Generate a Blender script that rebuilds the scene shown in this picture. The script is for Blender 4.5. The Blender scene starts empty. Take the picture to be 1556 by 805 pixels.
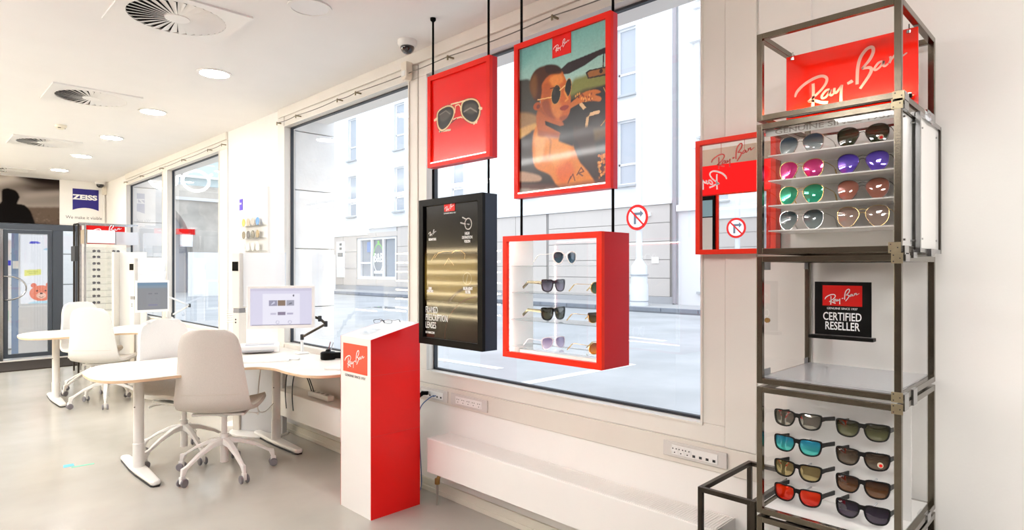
import bpy, math, random
import numpy as np
from mathutils import Vector, Matrix
random.seed(4)
C = bpy.context.scene.collection
SC = bpy.context.scene
PI = math.pi

# ------------------------------------------------------------------ camera
CAMZ = 1.40
FPX = 925.0
cam_d = bpy.data.cameras.new('camera')
cam = bpy.data.objects.new('camera', cam_d)
C.objects.link(cam)
cam.location = (0, 0, CAMZ)
cam.rotation_euler = (PI / 2, 0, math.radians(-45.1))
cam_d.sensor_width = 36.0
cam_d.lens = 36.0 * FPX / 1556.0
cam_d.shift_y = 5.5 / 1556.0
cam_d.clip_start = 0.05
cam_d.clip_end = 300
SC.camera = cam

# ------------------------------------------------------------------ world: flat overcast sky
w = bpy.data.worlds.new('overcast_sky')
SC.world = w
w.use_nodes = True
bg = w.node_tree.nodes['Background']
bg.inputs[0].default_value = (0.86, 0.93, 1.0, 1)
bg.inputs[1].default_value = 1.2
SC.view_settings.view_transform = 'Standard'
SC.view_settings.look = 'None'
SC.view_settings.gamma = 1
SC.view_settings.use_curve_mapping = False
SC.view_settings.exposure = 1.2
SC.cycles.max_bounces = 10
SC.cycles.transparent_max_bounces = 24
SC.cycles.diffuse_bounces = 5
SC.cycles.glossy_bounces = 5
SC.cycles.use_denoising = True
SC.cycles.caustics_reflective = False
SC.cycles.caustics_refractive = False
SC.cycles.sample_clamp_indirect = 6

LED_LINE, UP_FILL, LED_SPOT, PANEL_FILL = 24.0, 32.0, 42.0, 19.0      # emission of line light, added upward fill, downlights, added fill panels

# ------------------------------------------------------------------ materials
def lin(c):
    if isinstance(c, str):
        c = tuple(int(c[i:i + 2], 16) / 255 for i in (0, 2, 4))
        return tuple((x / 12.92 if x <= 0.04045 else ((x + 0.055) / 1.055) ** 2.4) for x in c)
    return tuple(c)

MATS = {}
def mat(name, col, rough=0.5, metal=0.0, spec=0.5, coat=0.0, bump=0.0, bscale=60, var=0.0, vscale=4, emit=0.0):
    if name in MATS:
        return MATS[name]
    m = bpy.data.materials.new(name)
    m.use_nodes = True
    nt = m.node_tree
    b = nt.nodes['Principled BSDF']
    col = lin(col)
    b.inputs['Base Color'].default_value = (*col, 1)
    b.inputs['Roughness'].default_value = rough
    b.inputs['Metallic'].default_value = metal
    b.inputs['Specular IOR Level'].default_value = spec
    b.inputs['Coat Weight'].default_value = coat
    b.inputs['Coat Roughness'].default_value = 0.04
    if emit:
        b.inputs['Emission Color'].default_value = (*col, 1)
        b.inputs['Emission Strength'].default_value = emit
    tc = nt.nodes.new('ShaderNodeTexCoord')
    if var:
        n = nt.nodes.new('ShaderNodeTexNoise')
        n.inputs['Scale'].default_value = vscale
        n.inputs['Detail'].default_value = 5
        nt.links.new(tc.outputs['Object'], n.inputs['Vector'])
        r = nt.nodes.new('ShaderNodeMapRange')
        r.inputs['From Min'].default_value = 0.3
        r.inputs['From Max'].default_value = 0.7
        r.inputs['To Min'].default_value = 1 - var
        r.inputs['To Max'].default_value = 1 + var
        nt.links.new(n.outputs['Fac'], r.inputs['Value'])
        mx = nt.nodes.new('ShaderNodeMix')
        mx.data_type = 'RGBA'
        mx.blend_type = 'MULTIPLY'
        mx.inputs[0].default_value = 1
        mx.inputs[6].default_value = (*col, 1)
        nt.links.new(r.outputs[0], mx.inputs[7])
        nt.links.new(mx.outputs[2], b.inputs['Base Color'])
    if bump:
        n2 = nt.nodes.new('ShaderNodeTexNoise')
        n2.inputs['Scale'].default_value = bscale
        n2.inputs['Detail'].default_value = 4
        nt.links.new(tc.outputs['Object'], n2.inputs['Vector'])
        bp = nt.nodes.new('ShaderNodeBump')
        bp.inputs['Strength'].default_value = bump
        bp.inputs['Distance'].default_value = 0.01
        nt.links.new(n2.outputs['Fac'], bp.inputs['Height'])
        nt.links.new(bp.outputs[0], b.inputs['Normal'])
    MATS[name] = m
    return m

def glass(name, tint=(1, 1, 1), ior=1.5, milky=0.0, rough=0.0):
    """thin sheet: what is not reflected by Fresnel passes straight through, tinted; milky adds diffuse"""
    if name in MATS:
        return MATS[name]
    m = bpy.data.materials.new(name)
    m.use_nodes = True
    nt = m.node_tree
    for n in list(nt.nodes):
        nt.nodes.remove(n)
    out = nt.nodes.new('ShaderNodeOutputMaterial')
    tr = nt.nodes.new('ShaderNodeBsdfTransparent')
    tr.inputs[0].default_value = (*tint, 1)
    gl = nt.nodes.new('ShaderNodeBsdfGlossy')
    gl.inputs['Roughness'].default_value = rough
    lw_ = nt.nodes.new('ShaderNodeLayerWeight')      # facing is the same from both sides of a sheet
    lw_.inputs[0].default_value = 0.5
    pw_ = nt.nodes.new('ShaderNodeMath'); pw_.operation = 'POWER'; pw_.inputs[1].default_value = 5.0
    nt.links.new(lw_.outputs['Facing'], pw_.inputs[0])
    fr = nt.nodes.new('ShaderNodeMapRange')
    f0 = 2 * ((ior - 1) / (ior + 1)) ** 2
    fr.inputs['To Min'].default_value = f0
    fr.inputs['To Max'].default_value = 1.0
    nt.links.new(pw_.outputs[0], fr.inputs['Value'])
    base = tr
    if milky:
        df = nt.nodes.new('ShaderNodeBsdfDiffuse')
        df.inputs[0].default_value = (0.9, 0.92, 0.95, 1)
        tl = nt.nodes.new('ShaderNodeBsdfTranslucent')
        tl.inputs[0].default_value = (0.9, 0.92, 0.95, 1)
        m0 = nt.nodes.new('ShaderNodeMixShader')
        nt.links.new(df.outputs[0], m0.inputs[1])
        nt.links.new(tl.outputs[0], m0.inputs[2])
        m1 = nt.nodes.new('ShaderNodeMixShader')
        m1.inputs[0].default_value = milky
        nt.links.new(tr.outputs[0], m1.inputs[1])
        nt.links.new(m0.outputs[0], m1.inputs[2])
        base = m1
    mx = nt.nodes.new('ShaderNodeMixShader')
    nt.links.new(fr.outputs[0], mx.inputs[0])
    nt.links.new(base.outputs[0], mx.inputs[1])
    nt.links.new(gl.outputs[0], mx.inputs[2])
    nt.links.new(mx.outputs[0], out.inputs[0])
    MATS[name] = m
    return m

def lens_mat(name, top, bot=None, metal=0.0, alpha=0.0, rough=0.05):
    """sunglass lens, tint fading from top to bottom of the lens (generated coordinates of the lens itself)"""
    if name in MATS:
        return MATS[name]
    m = bpy.data.materials.new(name)
    m.use_nodes = True
    nt = m.node_tree
    b = nt.nodes['Principled BSDF']
    b.inputs['Roughness'].default_value = rough
    b.inputs['Metallic'].default_value = metal
    b.inputs['Coat Weight'].default_value = 1
    b.inputs['Coat Roughness'].default_value = 0.02
    tc = nt.nodes.new('ShaderNodeTexCoord')
    sp = nt.nodes.new('ShaderNodeSeparateXYZ')
    nt.links.new(tc.outputs['Generated'], sp.inputs[0])
    cr = nt.nodes.new('ShaderNodeValToRGB')
    cr.color_ramp.elements[0].position = 0.15
    cr.color_ramp.elements[0].color = (*lin(bot or top), 1)
    cr.color_ramp.elements[1].position = 0.85
    cr.color_ramp.elements[1].color = (*lin(top), 1)
    nt.links.new(sp.outputs[2], cr.inputs[0])
    nt.links.new(cr.outputs[0], b.inputs['Base Color'])
    if alpha:
        tr = nt.nodes.new('ShaderNodeBsdfTransparent')
        nt.links.new(cr.outputs[0], tr.inputs[0])
        mx = nt.nodes.new('ShaderNodeMixShader')
        mr = nt.nodes.new('ShaderNodeMapRange')
        mr.inputs['To Min'].default_value = alpha
        mr.inputs['To Max'].default_value = alpha * 0.25 if bot else alpha
        nt.links.new(sp.outputs[2], mr.inputs[0])
        nt.links.new(mr.outputs[0], mx.inputs[0])
        nt.links.new(b.outputs[0], mx.inputs[1])
        nt.links.new(tr.outputs[0], mx.inputs[2])
        nt.links.new(mx.outputs[0], nt.nodes['Material Output'].inputs[0])
    MATS[name] = m
    return m

def vcol(name, rough=0.3, coat=0.0, emit=0.0, spec=0.5):
    """flat print / screen: colours stored on the mesh"""
    if name in MATS:
        return MATS[name]
    m = bpy.data.materials.new(name)
    m.use_nodes = True
    nt = m.node_tree
    b = nt.nodes['Principled BSDF']
    a = nt.nodes.new('ShaderNodeAttribute')
    a.attribute_name = 'Col'
    if emit:
        b.inputs['Base Color'].default_value = (.02, .02, .02, 1)
    else:
        nt.links.new(a.outputs['Color'], b.inputs['Base Color'])
    b.inputs['Roughness'].default_value = rough
    b.inputs['Specular IOR Level'].default_value = spec
    b.inputs['Coat Weight'].default_value = coat
    b.inputs['Coat Roughness'].default_value = 0.06
    if emit:
        nt.links.new(a.outputs['Color'], b.inputs['Emission Color'])
        b.inputs['Emission Strength'].default_value = emit
    MATS[name] = m
    return m

WHITE = mat('white_plaster', (0.85, 0.83, 0.80), 0.75, bump=0.03, bscale=120, var=0.012)
WALLP = mat('warm_wall_paint', (0.83, 0.80, 0.76), 0.7, bump=0.03, bscale=120, var=0.012)
CEILM = mat('ceiling_paint', (0.83, 0.82, 0.81), 0.8, bump=0.02, bscale=90, var=0.01)
FRAMEP = mat('cream_window_paint', (0.78, 0.745, 0.69), 0.42, var=0.01)
BANDP = mat('beige_sill_band', (0.72, 0.675, 0.61), 0.5, var=0.02)
GASKET = mat('window_gasket', '2b3038', 0.5)
PLASTIC = mat('white_plastic', (0.82, 0.81, 0.79), 0.35, var=0.01)
WMETAL = mat('white_lacquered_steel', (0.80, 0.79, 0.77), 0.3, var=0.01)
RADP = mat('radiator_enamel', (0.84, 0.82, 0.79), 0.28, var=0.008)
RED = mat('red_lacquer', (0.72, 0.004, 0.004), 0.3, spec=.25, coat=0.12, var=0.02)
REDP = mat('red_print', (0.72, 0.006, 0.004), 0.4, spec=.2)
ORED = mat('orange_red_frame', (0.78, 0.022, 0.003), 0.4, spec=.2, var=0.02)
REDSIDE = mat('red_satin_side', (0.58, 0.008, 0.014), 0.5, spec=.25, var=0.02)
BLACK = mat('black_satin', (0.004, 0.0035, 0.003), 0.4, spec=.08, var=0.05)
BLACKM = mat('black_matte', (0.003, 0.003, 0.003), 0.6, spec=.06, var=0.05)
NAVYB = mat('black_satin_side', (0.010, 0.016, 0.034), 0.45, spec=.3, var=0.05)
STEEL = mat('dark_pewter_steel', (0.17, 0.145, 0.11), 0.2, metal=1.0, bump=0.02, bscale=200, var=0.12, vscale=18)
STEELD = mat('blackened_steel', (0.06, 0.05, 0.04), 0.3, metal=1.0, var=0.15, vscale=14)
CHROME = mat('bright_steel', (0.40, 0.40, 0.41), 0.2, metal=1.0, var=0.03)
BRASS = mat('aged_brass', (0.36, 0.22, 0.08), 0.35, metal=1.0, var=0.2, vscale=40)
FABRIC = mat('beige_wool_fabric', (0.64, 0.60, 0.55), 0.95, bump=0.35, bscale=520, var=0.05, vscale=220)
FABRICW = mat('pale_cream_fabric', (0.78, 0.765, 0.735), 0.95, bump=0.3, bscale=520, var=0.04, vscale=220)
BIRCH = mat('birch_edge', (0.72, 0.52, 0.33), 0.5, var=0.08, vscale=12)
DESKT = mat('pale_birch_top', (0.82, 0.77, 0.70), 0.35, var=0.03, vscale=6)
DARKP = mat('dark_rubber', '2a2a2c', 0.6)
GREYP = mat('grey_plastic', '8b8a8c', 0.4)
SHUT = mat('dark_blue_grey_door_frame', '3c434d', 0.4, var=0.03)
LETW = mat('white_lettering', (0.88, 0.88, 0.88), 0.4)
LETG = mat('grey_lettering', '5a5a5c', 0.5)
PINKW = mat('pale_pink_lettering', (0.62, 0.36, 0.34), 0.5, spec=.1)
BLUEZ = mat('deep_violet_blue_print', '1c0f78', 0.4)
GLASSW = glass('window_glass', (0.985, 0.995, 1.0))
ACRYL = glass('clear_acrylic', (0.985, 0.99, 0.99), 1.30)
SHELFG = glass('shelf_glass', (0.93, 0.96, 0.96), 1.5, milky=0.12)
MILKY = glass('milky_acrylic', (0.95, 0.96, 1.0), 1.45, milky=0.75)
MIRR = mat('mirror_silver', (0.93, 0.93, 0.93), 0.0, metal=1.0)

def emis(name, col, s):
    if name in MATS:
        return MATS[name]
    m = bpy.data.materials.new(name)
    m.use_nodes = True
    nt = m.node_tree
    nt.nodes.remove(nt.nodes['Principled BSDF'])
    e = nt.nodes.new('ShaderNodeEmission')
    e.inputs[0].default_value = (*lin(col), 1)
    e.inputs[1].default_value = s
    nt.links.new(e.outputs[0], nt.nodes['Material Output'].inputs[0])
    MATS[name] = m
    return m

# ------------------------------------------------------------------ mesh builder
class MB:
    def __init__(self):
        self.v, self.f = [], []
    def add(self, vs, fs):
        n = len(self.v)
        self.v += [tuple(p) for p in vs]
        self.f += [tuple(i + n for i in f) for f in fs]
        return self
    def box(self, x0, y0, z0, x1, y1, z1):
        if x0 > x1: x0, x1 = x1, x0
        if y0 > y1: y0, y1 = y1, y0
        if z0 > z1: z0, z1 = z1, z0
        vs = [(x0, y0, z0), (x1, y0, z0), (x1, y1, z0), (x0, y1, z0), (x0, y0, z1), (x1, y0, z1), (x1, y1, z1), (x0, y1, z1)]
        return self.add(vs, [(0, 3, 2, 1), (4, 5, 6, 7), (0, 1, 5, 4), (1, 2, 6, 5), (2, 3, 7, 6), (3, 0, 4, 7)])
    def bar(self, a, b, wx, wy=None):
        """rectangular bar from a to b"""
        wy = wy or wx
        a, b = Vector(a), Vector(b)
        d = (b - a).normalized()
        up = Vector((0, 0, 1)) if abs(d.z) < 0.95 else Vector((0, 1, 0))
        s = d.cross(up).normalized() * wx / 2
        t = s.cross(d).normalized() * wy / 2
        vs = [a - s - t, a + s - t, a + s + t, a - s + t, b - s - t, b + s - t, b + s + t, b - s + t]
        return self.add(vs, [(0, 1, 2, 3), (7, 6, 5, 4), (0, 4, 5, 1), (1, 5, 6, 2), (2, 6, 7, 3), (3, 7, 4, 0)])
    def tube(self, pts, r, n=8, cap=True):
        pts = [Vector(p) for p in pts]
        rs = r if isinstance(r, (list, tuple)) else [r] * len(pts)
        rings = []
        ref = None
        for i, p in enumerate(pts):
            d = (pts[min(i + 1, len(pts) - 1)] - pts[max(i - 1, 0)]).normalized()
            if ref is None:
                ref = Vector((0, 0, 1)) if abs(d.z) < 0.9 else Vector((1, 0, 0))
            s = d.cross(ref).normalized()
            t = s.cross(d).normalized()
            ref = t
            rings.append([p + (s * math.cos(2 * PI * k / n) + t * math.sin(2 * PI * k / n)) * rs[i] for k in range(n)])
        vs = [q for rg in rings for q in rg]
        fs = []
        for i in range(len(pts) - 1):
            for k in range(n):
                k2 = (k + 1) % n
                fs.append((i * n + k, i * n + k2, (i + 1) * n + k2, (i + 1) * n + k))
        if cap:
            fs.append(tuple(range(n)))
            fs.append(tuple(reversed(range((len(pts) - 1) * n, len(pts) * n))))
        return self.add(vs, fs)
    def lathe(self, prof, n=24, c=(0, 0, 0)):
        vs, fs = [], []
        for r, z in prof:
            for k in range(n):
                a = 2 * PI * k / n
                vs.append((c[0] + r * math.cos(a), c[1] + r * math.sin(a), c[2] + z))
        m = len(prof)
        for i in range(m - 1):
            for k in range(n):
                k2 = (k + 1) % n
                fs.append((i * n + k, i * n + k2, (i + 1) * n + k2, (i + 1) * n + k))
        fs.append(tuple(reversed(range(n))))
        fs.append(tuple(range((m - 1) * n, m * n)))
        return self.add(vs, fs)
    def prism(self, poly, z0, z1, axis='z'):
        """polygon (a,b) extruded; axis z: (x,y); axis y: (x,z) from y=z0 to z1; axis x: (y,z)"""
        n = len(poly)
        if axis == 'z':
            f = lambda p, h: (p[0], p[1], h)
        elif axis == 'y':
            f = lambda p, h: (p[0], h, p[1])
        else:
            f = lambda p, h: (h, p[0], p[1])
        vs = [f(p, z0) for p in poly] + [f(p, z1) for p in poly]
        fs = [tuple(range(n)), tuple(reversed(range(n, 2 * n)))]
        for k in range(n):
            k2 = (k + 1) % n
            fs.append((k, k + n, k2 + n, k2))
        return self.add(vs, fs)
    def ring(self, outer, inner, y0, y1):
        """frame between two outlines of equal count in the x,z plane, from y0 to y1"""
        n = len(outer)
        vs = [(p[0], y0, p[1]) for p in outer] + [(p[0], y0, p[1]) for p in inner] + \
             [(p[0], y1, p[1]) for p in outer] + [(p[0], y1, p[1]) for p in inner]
        fs = []
        for k in range(n):
            j = (k + 1) % n
            fs += [(k, j, n + j, n + k), (2 * n + k, 3 * n + k, 3 * n + j, 2 * n + j),
                   (k, 2 * n + k, 2 * n + j, j), (n + k, n + j, 3 * n + j, 3 * n + k)]
        return self.add(vs, fs)
    def build(self, name, m, parent=None, smooth=False, bevel=0.0):
        me = bpy.data.meshes.new(name)
        me.from_pydata(self.v, [], self.f)
        me.validate()
        bm_fix(me)
        me.materials.append(m)
        if smooth:
            me.polygons.foreach_set('use_smooth', [True] * len(me.polygons))
            try:
                me.set_sharp_from_angle(angle=math.radians(38))
            except Exception:
                pass
        o = bpy.data.objects.new(name, me)
        C.objects.link(o)
        if parent:
            o.parent = parent
        if bevel:
            b = o.modifiers.new('bevel', 'BEVEL')
            b.width = bevel
            b.segments = 2
            b.limit_method = 'ANGLE'
        return o

import bmesh
def bm_fix(me):
    bm = bmesh.new()
    bm.from_mesh(me)
    bmesh.ops.recalc_face_normals(bm, faces=bm.faces)
    bm.to_mesh(me)
    bm.free()

def tag(o, label=None, cat=None, group=None, kind=None):
    if label: o['label'] = label
    if cat: o['category'] = cat
    if group: o['group'] = group
    if kind: o['kind'] = kind
    return o
def thing(name, label, cat, loc=(0, 0, 0), rz=0.0, group=None):
    o = bpy.data.objects.new(name, None)
    o.empty_display_size = 0.05
    C.objects.link(o)
    o.location = loc
    o.rotation_euler = (0, 0, rz)
    return tag(o, label, cat, group)
def struct(name, mb, m, parent=None, **k):
    o = mb.build(name, m, parent, **k)
    if not parent:
        o['kind'] = 'structure'
    return o
def dup(root, loc, rz=None, label=None, group=None, rx=None):
    r = root.copy(); C.objects.link(r)
    r.location = loc
    if rz is not None: r.rotation_euler = (rx if rx is not None else r.rotation_euler[0], 0, rz)
    if label: r['label'] = label
    if group: r['group'] = group
    for ch in list(root.children):
        c = ch.copy(); C.objects.link(c); c.parent = r
        for g in ch.children:
            d = g.copy(); C.objects.link(d); d.parent = c
    return r

def catmull(pts, n=6, closed=False):
    P = [Vector(p) for p in pts]
    N = len(P)
    out = []
    rng = range(N if closed else N - 1)
    for i in rng:
        if closed:
            a, b, c, d = P[(i - 1) % N], P[i], P[(i + 1) % N], P[(i + 2) % N]
        else:
            a, b, c, d = P[max(i - 1, 0)], P[i], P[i + 1], P[min(i + 2, N - 1)]
        for k in range(n):
            t = k / n
            out.append(0.5 * ((2 * b) + (c - a) * t + (2 * a - 5 * b + 4 * c - d) * t * t + (3 * b - a - 3 * c + d) * t ** 3))
    if not closed:
        out.append(P[-1])
    return out

def text(body, size, m, parent, loc, align='LEFT', sx=1.0, bold=0.0, rx=PI / 2, name='lettering', rz=0, sp=1.0, shear=0.0, depth=0.0004, line=1.0):
    """flat lettering in the local x,z plane, facing -y, turned into a mesh"""
    cu = bpy.data.curves.new(name, 'FONT')
    cu.body = body
    cu.size = size
    cu.align_x = align
    cu.offset = bold
    cu.extrude = depth
    cu.space_character = sp
    cu.space_line = line
    cu.shear = shear
    cu.resolution_u = 3
    t = bpy.data.objects.new('tmp', cu)
    C.objects.link(t)
    dg = bpy.context.evaluated_depsgraph_get()
    me = bpy.data.meshes.new_from_object(t.evaluated_get(dg))
    bpy.data.objects.remove(t)
    bpy.data.curves.remove(cu)
    me.name = name
    me.transform(Matrix.Translation(loc) @ Matrix.Rotation(rz, 4, 'Z') @ Matrix.Rotation(rx, 4, 'X') @ Matrix.Diagonal((sx, 1, 1, 1)))
    me.materials.clear()
    me.materials.append(m)
    o = bpy.data.objects.new(name, me)
    C.objects.link(o)
    if parent: o.parent = parent
    return o

# script logo: strokes (x, z, half width) in units of the word's own width
LOGO = LOGO_STROKES = None
def logo_strokes():
    k = [  # drawn on a 0..1000 wide field, z up, (points, width)
        ([(0, 78, 9), (22, 132, 15), (90, 190, 15), (185, 232, 15), (262, 240, 14), (306, 210, 14), (300, 160, 13), (255, 102, 12), (185, 45, 12), (128, 5, 10)]),
        ([(178, 182, 14), (180, 90, 14), (174, -88, 14)]),
        ([(130, 4, 8), (190, 5, 14), (255, -24, 15), (318, -40, 16)]),
        ([(335, 92, 10), (297, 84, 12), (262, 40, 12), (268, 14, 11), (305, 26, 11), (342, 84, 10)]),
        ([(342, 86, 11), (336, 44, 12), (352, 28, 11), (378, 46, 9)]),
        ([(380, 96, 11), (378, 58, 13), (400, 48, 12), (446, 112, 8)]),
        ([(448, 112, 11), (440, 40, 13), (438, -68, 14)]),
        ([(496, 112, 12), (536, 128, 17), (544, 132, 10)]),
        ([(582, 88, 14), (588, 240, 15), (612, 340, 15), (664, 408, 15), (712, 416, 15), (722, 370, 15), (690, 300, 14), (625, 230, 10)]),
        ([(625, 230, 10), (690, 226, 14), (706, 196, 15), (680, 140, 14), (608, 40, 12)]),
        ([(800, 262, 9), (765, 252, 11), (732, 208, 11), (742, 190, 10), (780, 212, 10), (812, 262, 9)]),
        ([(812, 262, 10), (806, 222, 11), (822, 210, 10), (848, 228, 8)]),
        ([(862, 292, 10), (868, 262, 11), (856, 228, 11)]),
        ([(866, 250, 8), (900, 292, 10), (918, 290, 11), (914, 256, 11), (926, 246, 10), (960, 268, 8), (1000, 292, 6)]),
    ]
    return k
def logo(parent, m, w, cx, cz, y, name='lettering', flip=False):
    """the handwritten word, w wide, centred at cx, cz on local plane y"""
    mb = MB()
    s = w / 1000.0
    for st in logo_strokes():
        P = catmull(st, 5)
        L, R = [], []
        for i, p in enumerate(P):
            a = P[max(i - 1, 0)]; b = P[min(i + 1, len(P) - 1)]
            d = Vector((b.x - a.x, b.y - a.y)).normalized()
            n = Vector((-d.y, d.x)) * p.z
            L.append((p.x + n.x, p.y + n.y)); R.append((p.x - n.x, p.y - n.y))
        f = lambda q: (cx + ((q[0] - 500) * s) * (-1 if flip else 1), y, cz + (q[1] - 165) * s)
        vs = [f(q) for q in L] + [f(q) for q in R]
        n = len(L)
        mb.add(vs, [(i, i + 1, n + i + 1, n + i) for i in range(n - 1)])
    return mb.build(name, m, parent)

# ------------------------------------------------------------------ painter for flat prints: colours kept on a grid mesh
class Paint:
    def __init__(self, w, h, nx, nz, base):
        self.w, self.h, self.nx, self.nz = w, h, nx, nz
        u = np.linspace(0, 1, nx); v = np.linspace(0, 1, nz)
        self.U, self.V = np.meshgrid(u, v)
        self.img = np.zeros((nz, nx, 3)) + np.array(lin(base))
    def grad(self, c0, c1, v0=0.0, v1=1.0):
        t = np.clip((self.V - v0) / (v1 - v0), 0, 1)[..., None]
        self.img = np.array(lin(c0)) * (1 - t) + np.array(lin(c1)) * t
        return self
    def _blur(self, m, r):
        if r <= 0: return m
        for ax in (0, 1):
            p = np.pad(m, [(r, r) if a == ax else (0, 0) for a in (0, 1)], mode='edge')
            c = np.cumsum(p, axis=ax)
            c = np.insert(c, 0, 0, axis=ax)
            k = 2 * r + 1
            if ax == 0: m = (c[k:] - c[:-k]) / k
            else: m = (c[:, k:] - c[:, :-k]) / k
        return m
    def put(self, mask, col, blur=0, a=1.0):
        m = self._blur(self._blur(mask.astype(float), blur), blur // 2)[..., None] * a
        self.img = self.img * (1 - m) + np.array(lin(col)) * m
        return self
    def poly(self, pts, col, blur=0, a=1.0):
        U, V = self.U, self.V
        inside = np.zeros(U.shape, bool)
        n = len(pts)
        for i in range(n):
            x0, y0 = pts[i]; x1, y1 = pts[(i + 1) % n]
            if y0 == y1: continue
            c = (V >= min(y0, y1)) & (V < max(y0, y1)) & (U < (x1 - x0) * (V - y0) / (y1 - y0) + x0)
            inside ^= c
        return self.put(inside, col, blur, a)
    def spline(self, pts, col, blur=0, a=1.0):
        return self.poly([(p[0], p[1]) for p in catmull([(q[0], q[1], 0) for q in pts], 5, True)], col, blur, a)
    def ell(self, cx, cy, rx, ry, col, blur=0, a=1.0, ring=None, rot=0.0):
        asp = self.h / self.w
        dx = self.U - cx; dy = (self.V - cy) * asp
        c, s = math.cos(rot), math.sin(rot)
        q = ((dx * c + dy * s) / rx) ** 2 + ((-dx * s + dy * c) / (ry)) ** 2
        m = q < 1
        if ring: m &= q > (1 - ring) ** 2
        return self.put(m, col, blur, a)
    def line(self, pts, wd, col, blur=0, a=1.0):
        asp = self.h / self.w
        m = np.zeros(self.U.shape, bool)
        for i in range(len(pts) - 1):
            x0, y0 = pts[i][0], pts[i][1] * asp; x1, y1 = pts[i + 1][0], pts[i + 1][1] * asp
            L = (x1 - x0) ** 2 + (y1 - y0) ** 2 + 1e-12
            t = np.clip(((self.U - x0) * (x1 - x0) + (self.V * asp - y0) * (y1 - y0)) / L, 0, 1)
            m |= (self.U - x0 - t * (x1 - x0)) ** 2 + (self.V * asp - y0 - t * (y1 - y0)) ** 2 < wd * wd
        return self.put(m, col, blur, a)
    def build(self, name, m, parent, x0, y, z0, gamma=1.0, grain=0.0):
        self.img = np.clip(self.img, 0, 1) ** gamma
        if grain:
            rg = np.random.RandomState(3)
            n = self._blur(rg.rand(*self.U.shape), 3) + .5 * self._blur(rg.rand(*self.U.shape), 1)
            self.img = self.img * (1 + grain * (n - n.mean()) / n.std())[..., None]
            self.img = np.clip(self.img, 0, 1)
        nx, nz = self.nx, self.nz
        X = x0 + self.U * self.w; Z = z0 + self.V * self.h
        vs = np.stack([X, np.full_like(X, y), Z], -1).reshape(-1, 3)
        idx = np.arange(nx * nz).reshape(nz, nx)
        fs = np.stack([idx[:-1, :-1], idx[:-1, 1:], idx[1:, 1:], idx[1:, :-1]], -1).reshape(-1, 4)
        me = bpy.data.meshes.new(name)
        me.from_pydata(vs.tolist(), [], fs.tolist())
        at = me.color_attributes.new('Col', 'FLOAT_COLOR', 'POINT')
        at.data.foreach_set('color', np.concatenate([self.img.reshape(-1, 3), np.ones((nx * nz, 1))], 1).ravel())
        me.materials.append(m)
        o = bpy.data.objects.new(name, me)
        C.objects.link(o)
        if parent: o.parent = parent
        return o

# measured view direction: a picture point met with a plane of the room gives its real place there
_A = math.radians(45.1); _s, _c = math.sin(_A), math.cos(_A)
def ray(px):
    a = (px - 778.0) / FPX
    return _s + a * _c, _c - a * _s
def onX(px, py, X):
    dx, dy = ray(px); t = X / dx
    return X, dy * t, CAMZ + (408.0 - py) / FPX * t
def onY(px, py, Y):
    dx, dy = ray(px); t = Y / dy
    return dx * t, Y, CAMZ + (408.0 - py) / FPX * t
def onZ(px, py, Z):
    dx, dy = ray(px); t = (Z - CAMZ) * FPX / (408.0 - py)
    return dx * t, dy * t, Z

W = 2.366      # inner face of the window wall
G = 2.42       # glass plane
ZC = 2.80      # ceiling
YF = 11.75     # far wall
XL = -3.3      # left wall
YB = -2.6      # back wall
SILL, HEAD = 0.757, 2.635
R90 = -PI / 2

# ================================================================== STRUCTURE
fm = mat('grey_linoleum', (0.42, 0.40, 0.36), 0.2, spec=0.6, bump=0.02, bscale=14, var=0.12, vscale=1.3)
struct('floor', MB().box(XL - .2, YB - .2, -0.1, W + 0.45, YF + 2.2, 0), fm)
struct('ceiling', MB().box(XL - .2, YB - .2, ZC, W + 0.45, YF + .3, ZC + 0.3), CEILM)
DARKW = mat('dark_taupe_wall', (0.10, 0.085, 0.075), 0.7, bump=0.03, bscale=100, var=0.03)
struct('wall_left', MB().box(XL - .2, YB - .2, 0, XL, YF + .3, ZC), DARKW)
struct('wall_back', MB().box(XL, YB - .2, 0, W, YB, ZC), DARKW)
wr = MB()
D = W + 0.40
wr.box(W, YB, 0, D, YF + .3, 0.675)                  # below the windows
wr.box(W, YB, 2.722, D, YF + .3, ZC)                 # above the windows
wr.box(W, YB, 0.675, D, 1.0, 2.722)
wr.box(W, 5.27, 0.675, D, 6.46, 2.722)
wr.box(W, 10.47, 0.675, D, YF + .3, 2.722)
struct('wall_right', wr, WHITE)

# window joinery
def window(n, y0, y1, split=None, ya=None, yb=None):
    """y0..y1 the outer edge of the frame, ya..yb the glass"""
    f = MB()
    x0, x1 = W - 0.006, G + 0.03
    f.box(x0, y0, 0.675, x1, y1, SILL)
    f.box(x0, y0, HEAD, x1, y1, 2.722)
    f.box(x0, y0, SILL, x1, ya, HEAD)
    f.box(x0, yb, SILL, x1, y1, HEAD)
    o = struct('window_%d' % n, f, FRAMEP, bevel=0.004)
    g = MB()
    e = 0.012
    g.box(G - .012, ya, SILL, G + .012, ya + e, HEAD); g.box(G - .012, yb - e, SILL, G + .012, yb, HEAD)
    g.box(G - .012, ya, SILL, G + .012, yb, SILL + e); g.box(G - .012, ya, HEAD - e, G + .012, yb, HEAD)
    g.build('gasket', GASKET, o)
    b = MB()
    t = 0.009
    b.box(x0 - .008, ya - t, SILL - t, x0 + .006, ya, HEAD + t); b.box(x0 - .008, yb, SILL - t, x0 + .006, yb + t, HEAD + t)
    b.box(x0 - .008, ya, SILL - t, x0 + .006, yb, SILL); b.box(x0 - .008, ya, HEAD, x0 + .006, yb, HEAD + t)
    b.build('glazing_bead', FRAMEP, o)
    p = MB().add([(G, ya, SILL), (G, yb, SILL), (G, yb, HEAD), (G, ya, HEAD)], [(0, 1, 2, 3)])
    p.build('pane', GLASSW, o)
    return o
window(1, 1.13, 3.205, ya=1.235, yb=3.11)
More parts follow.
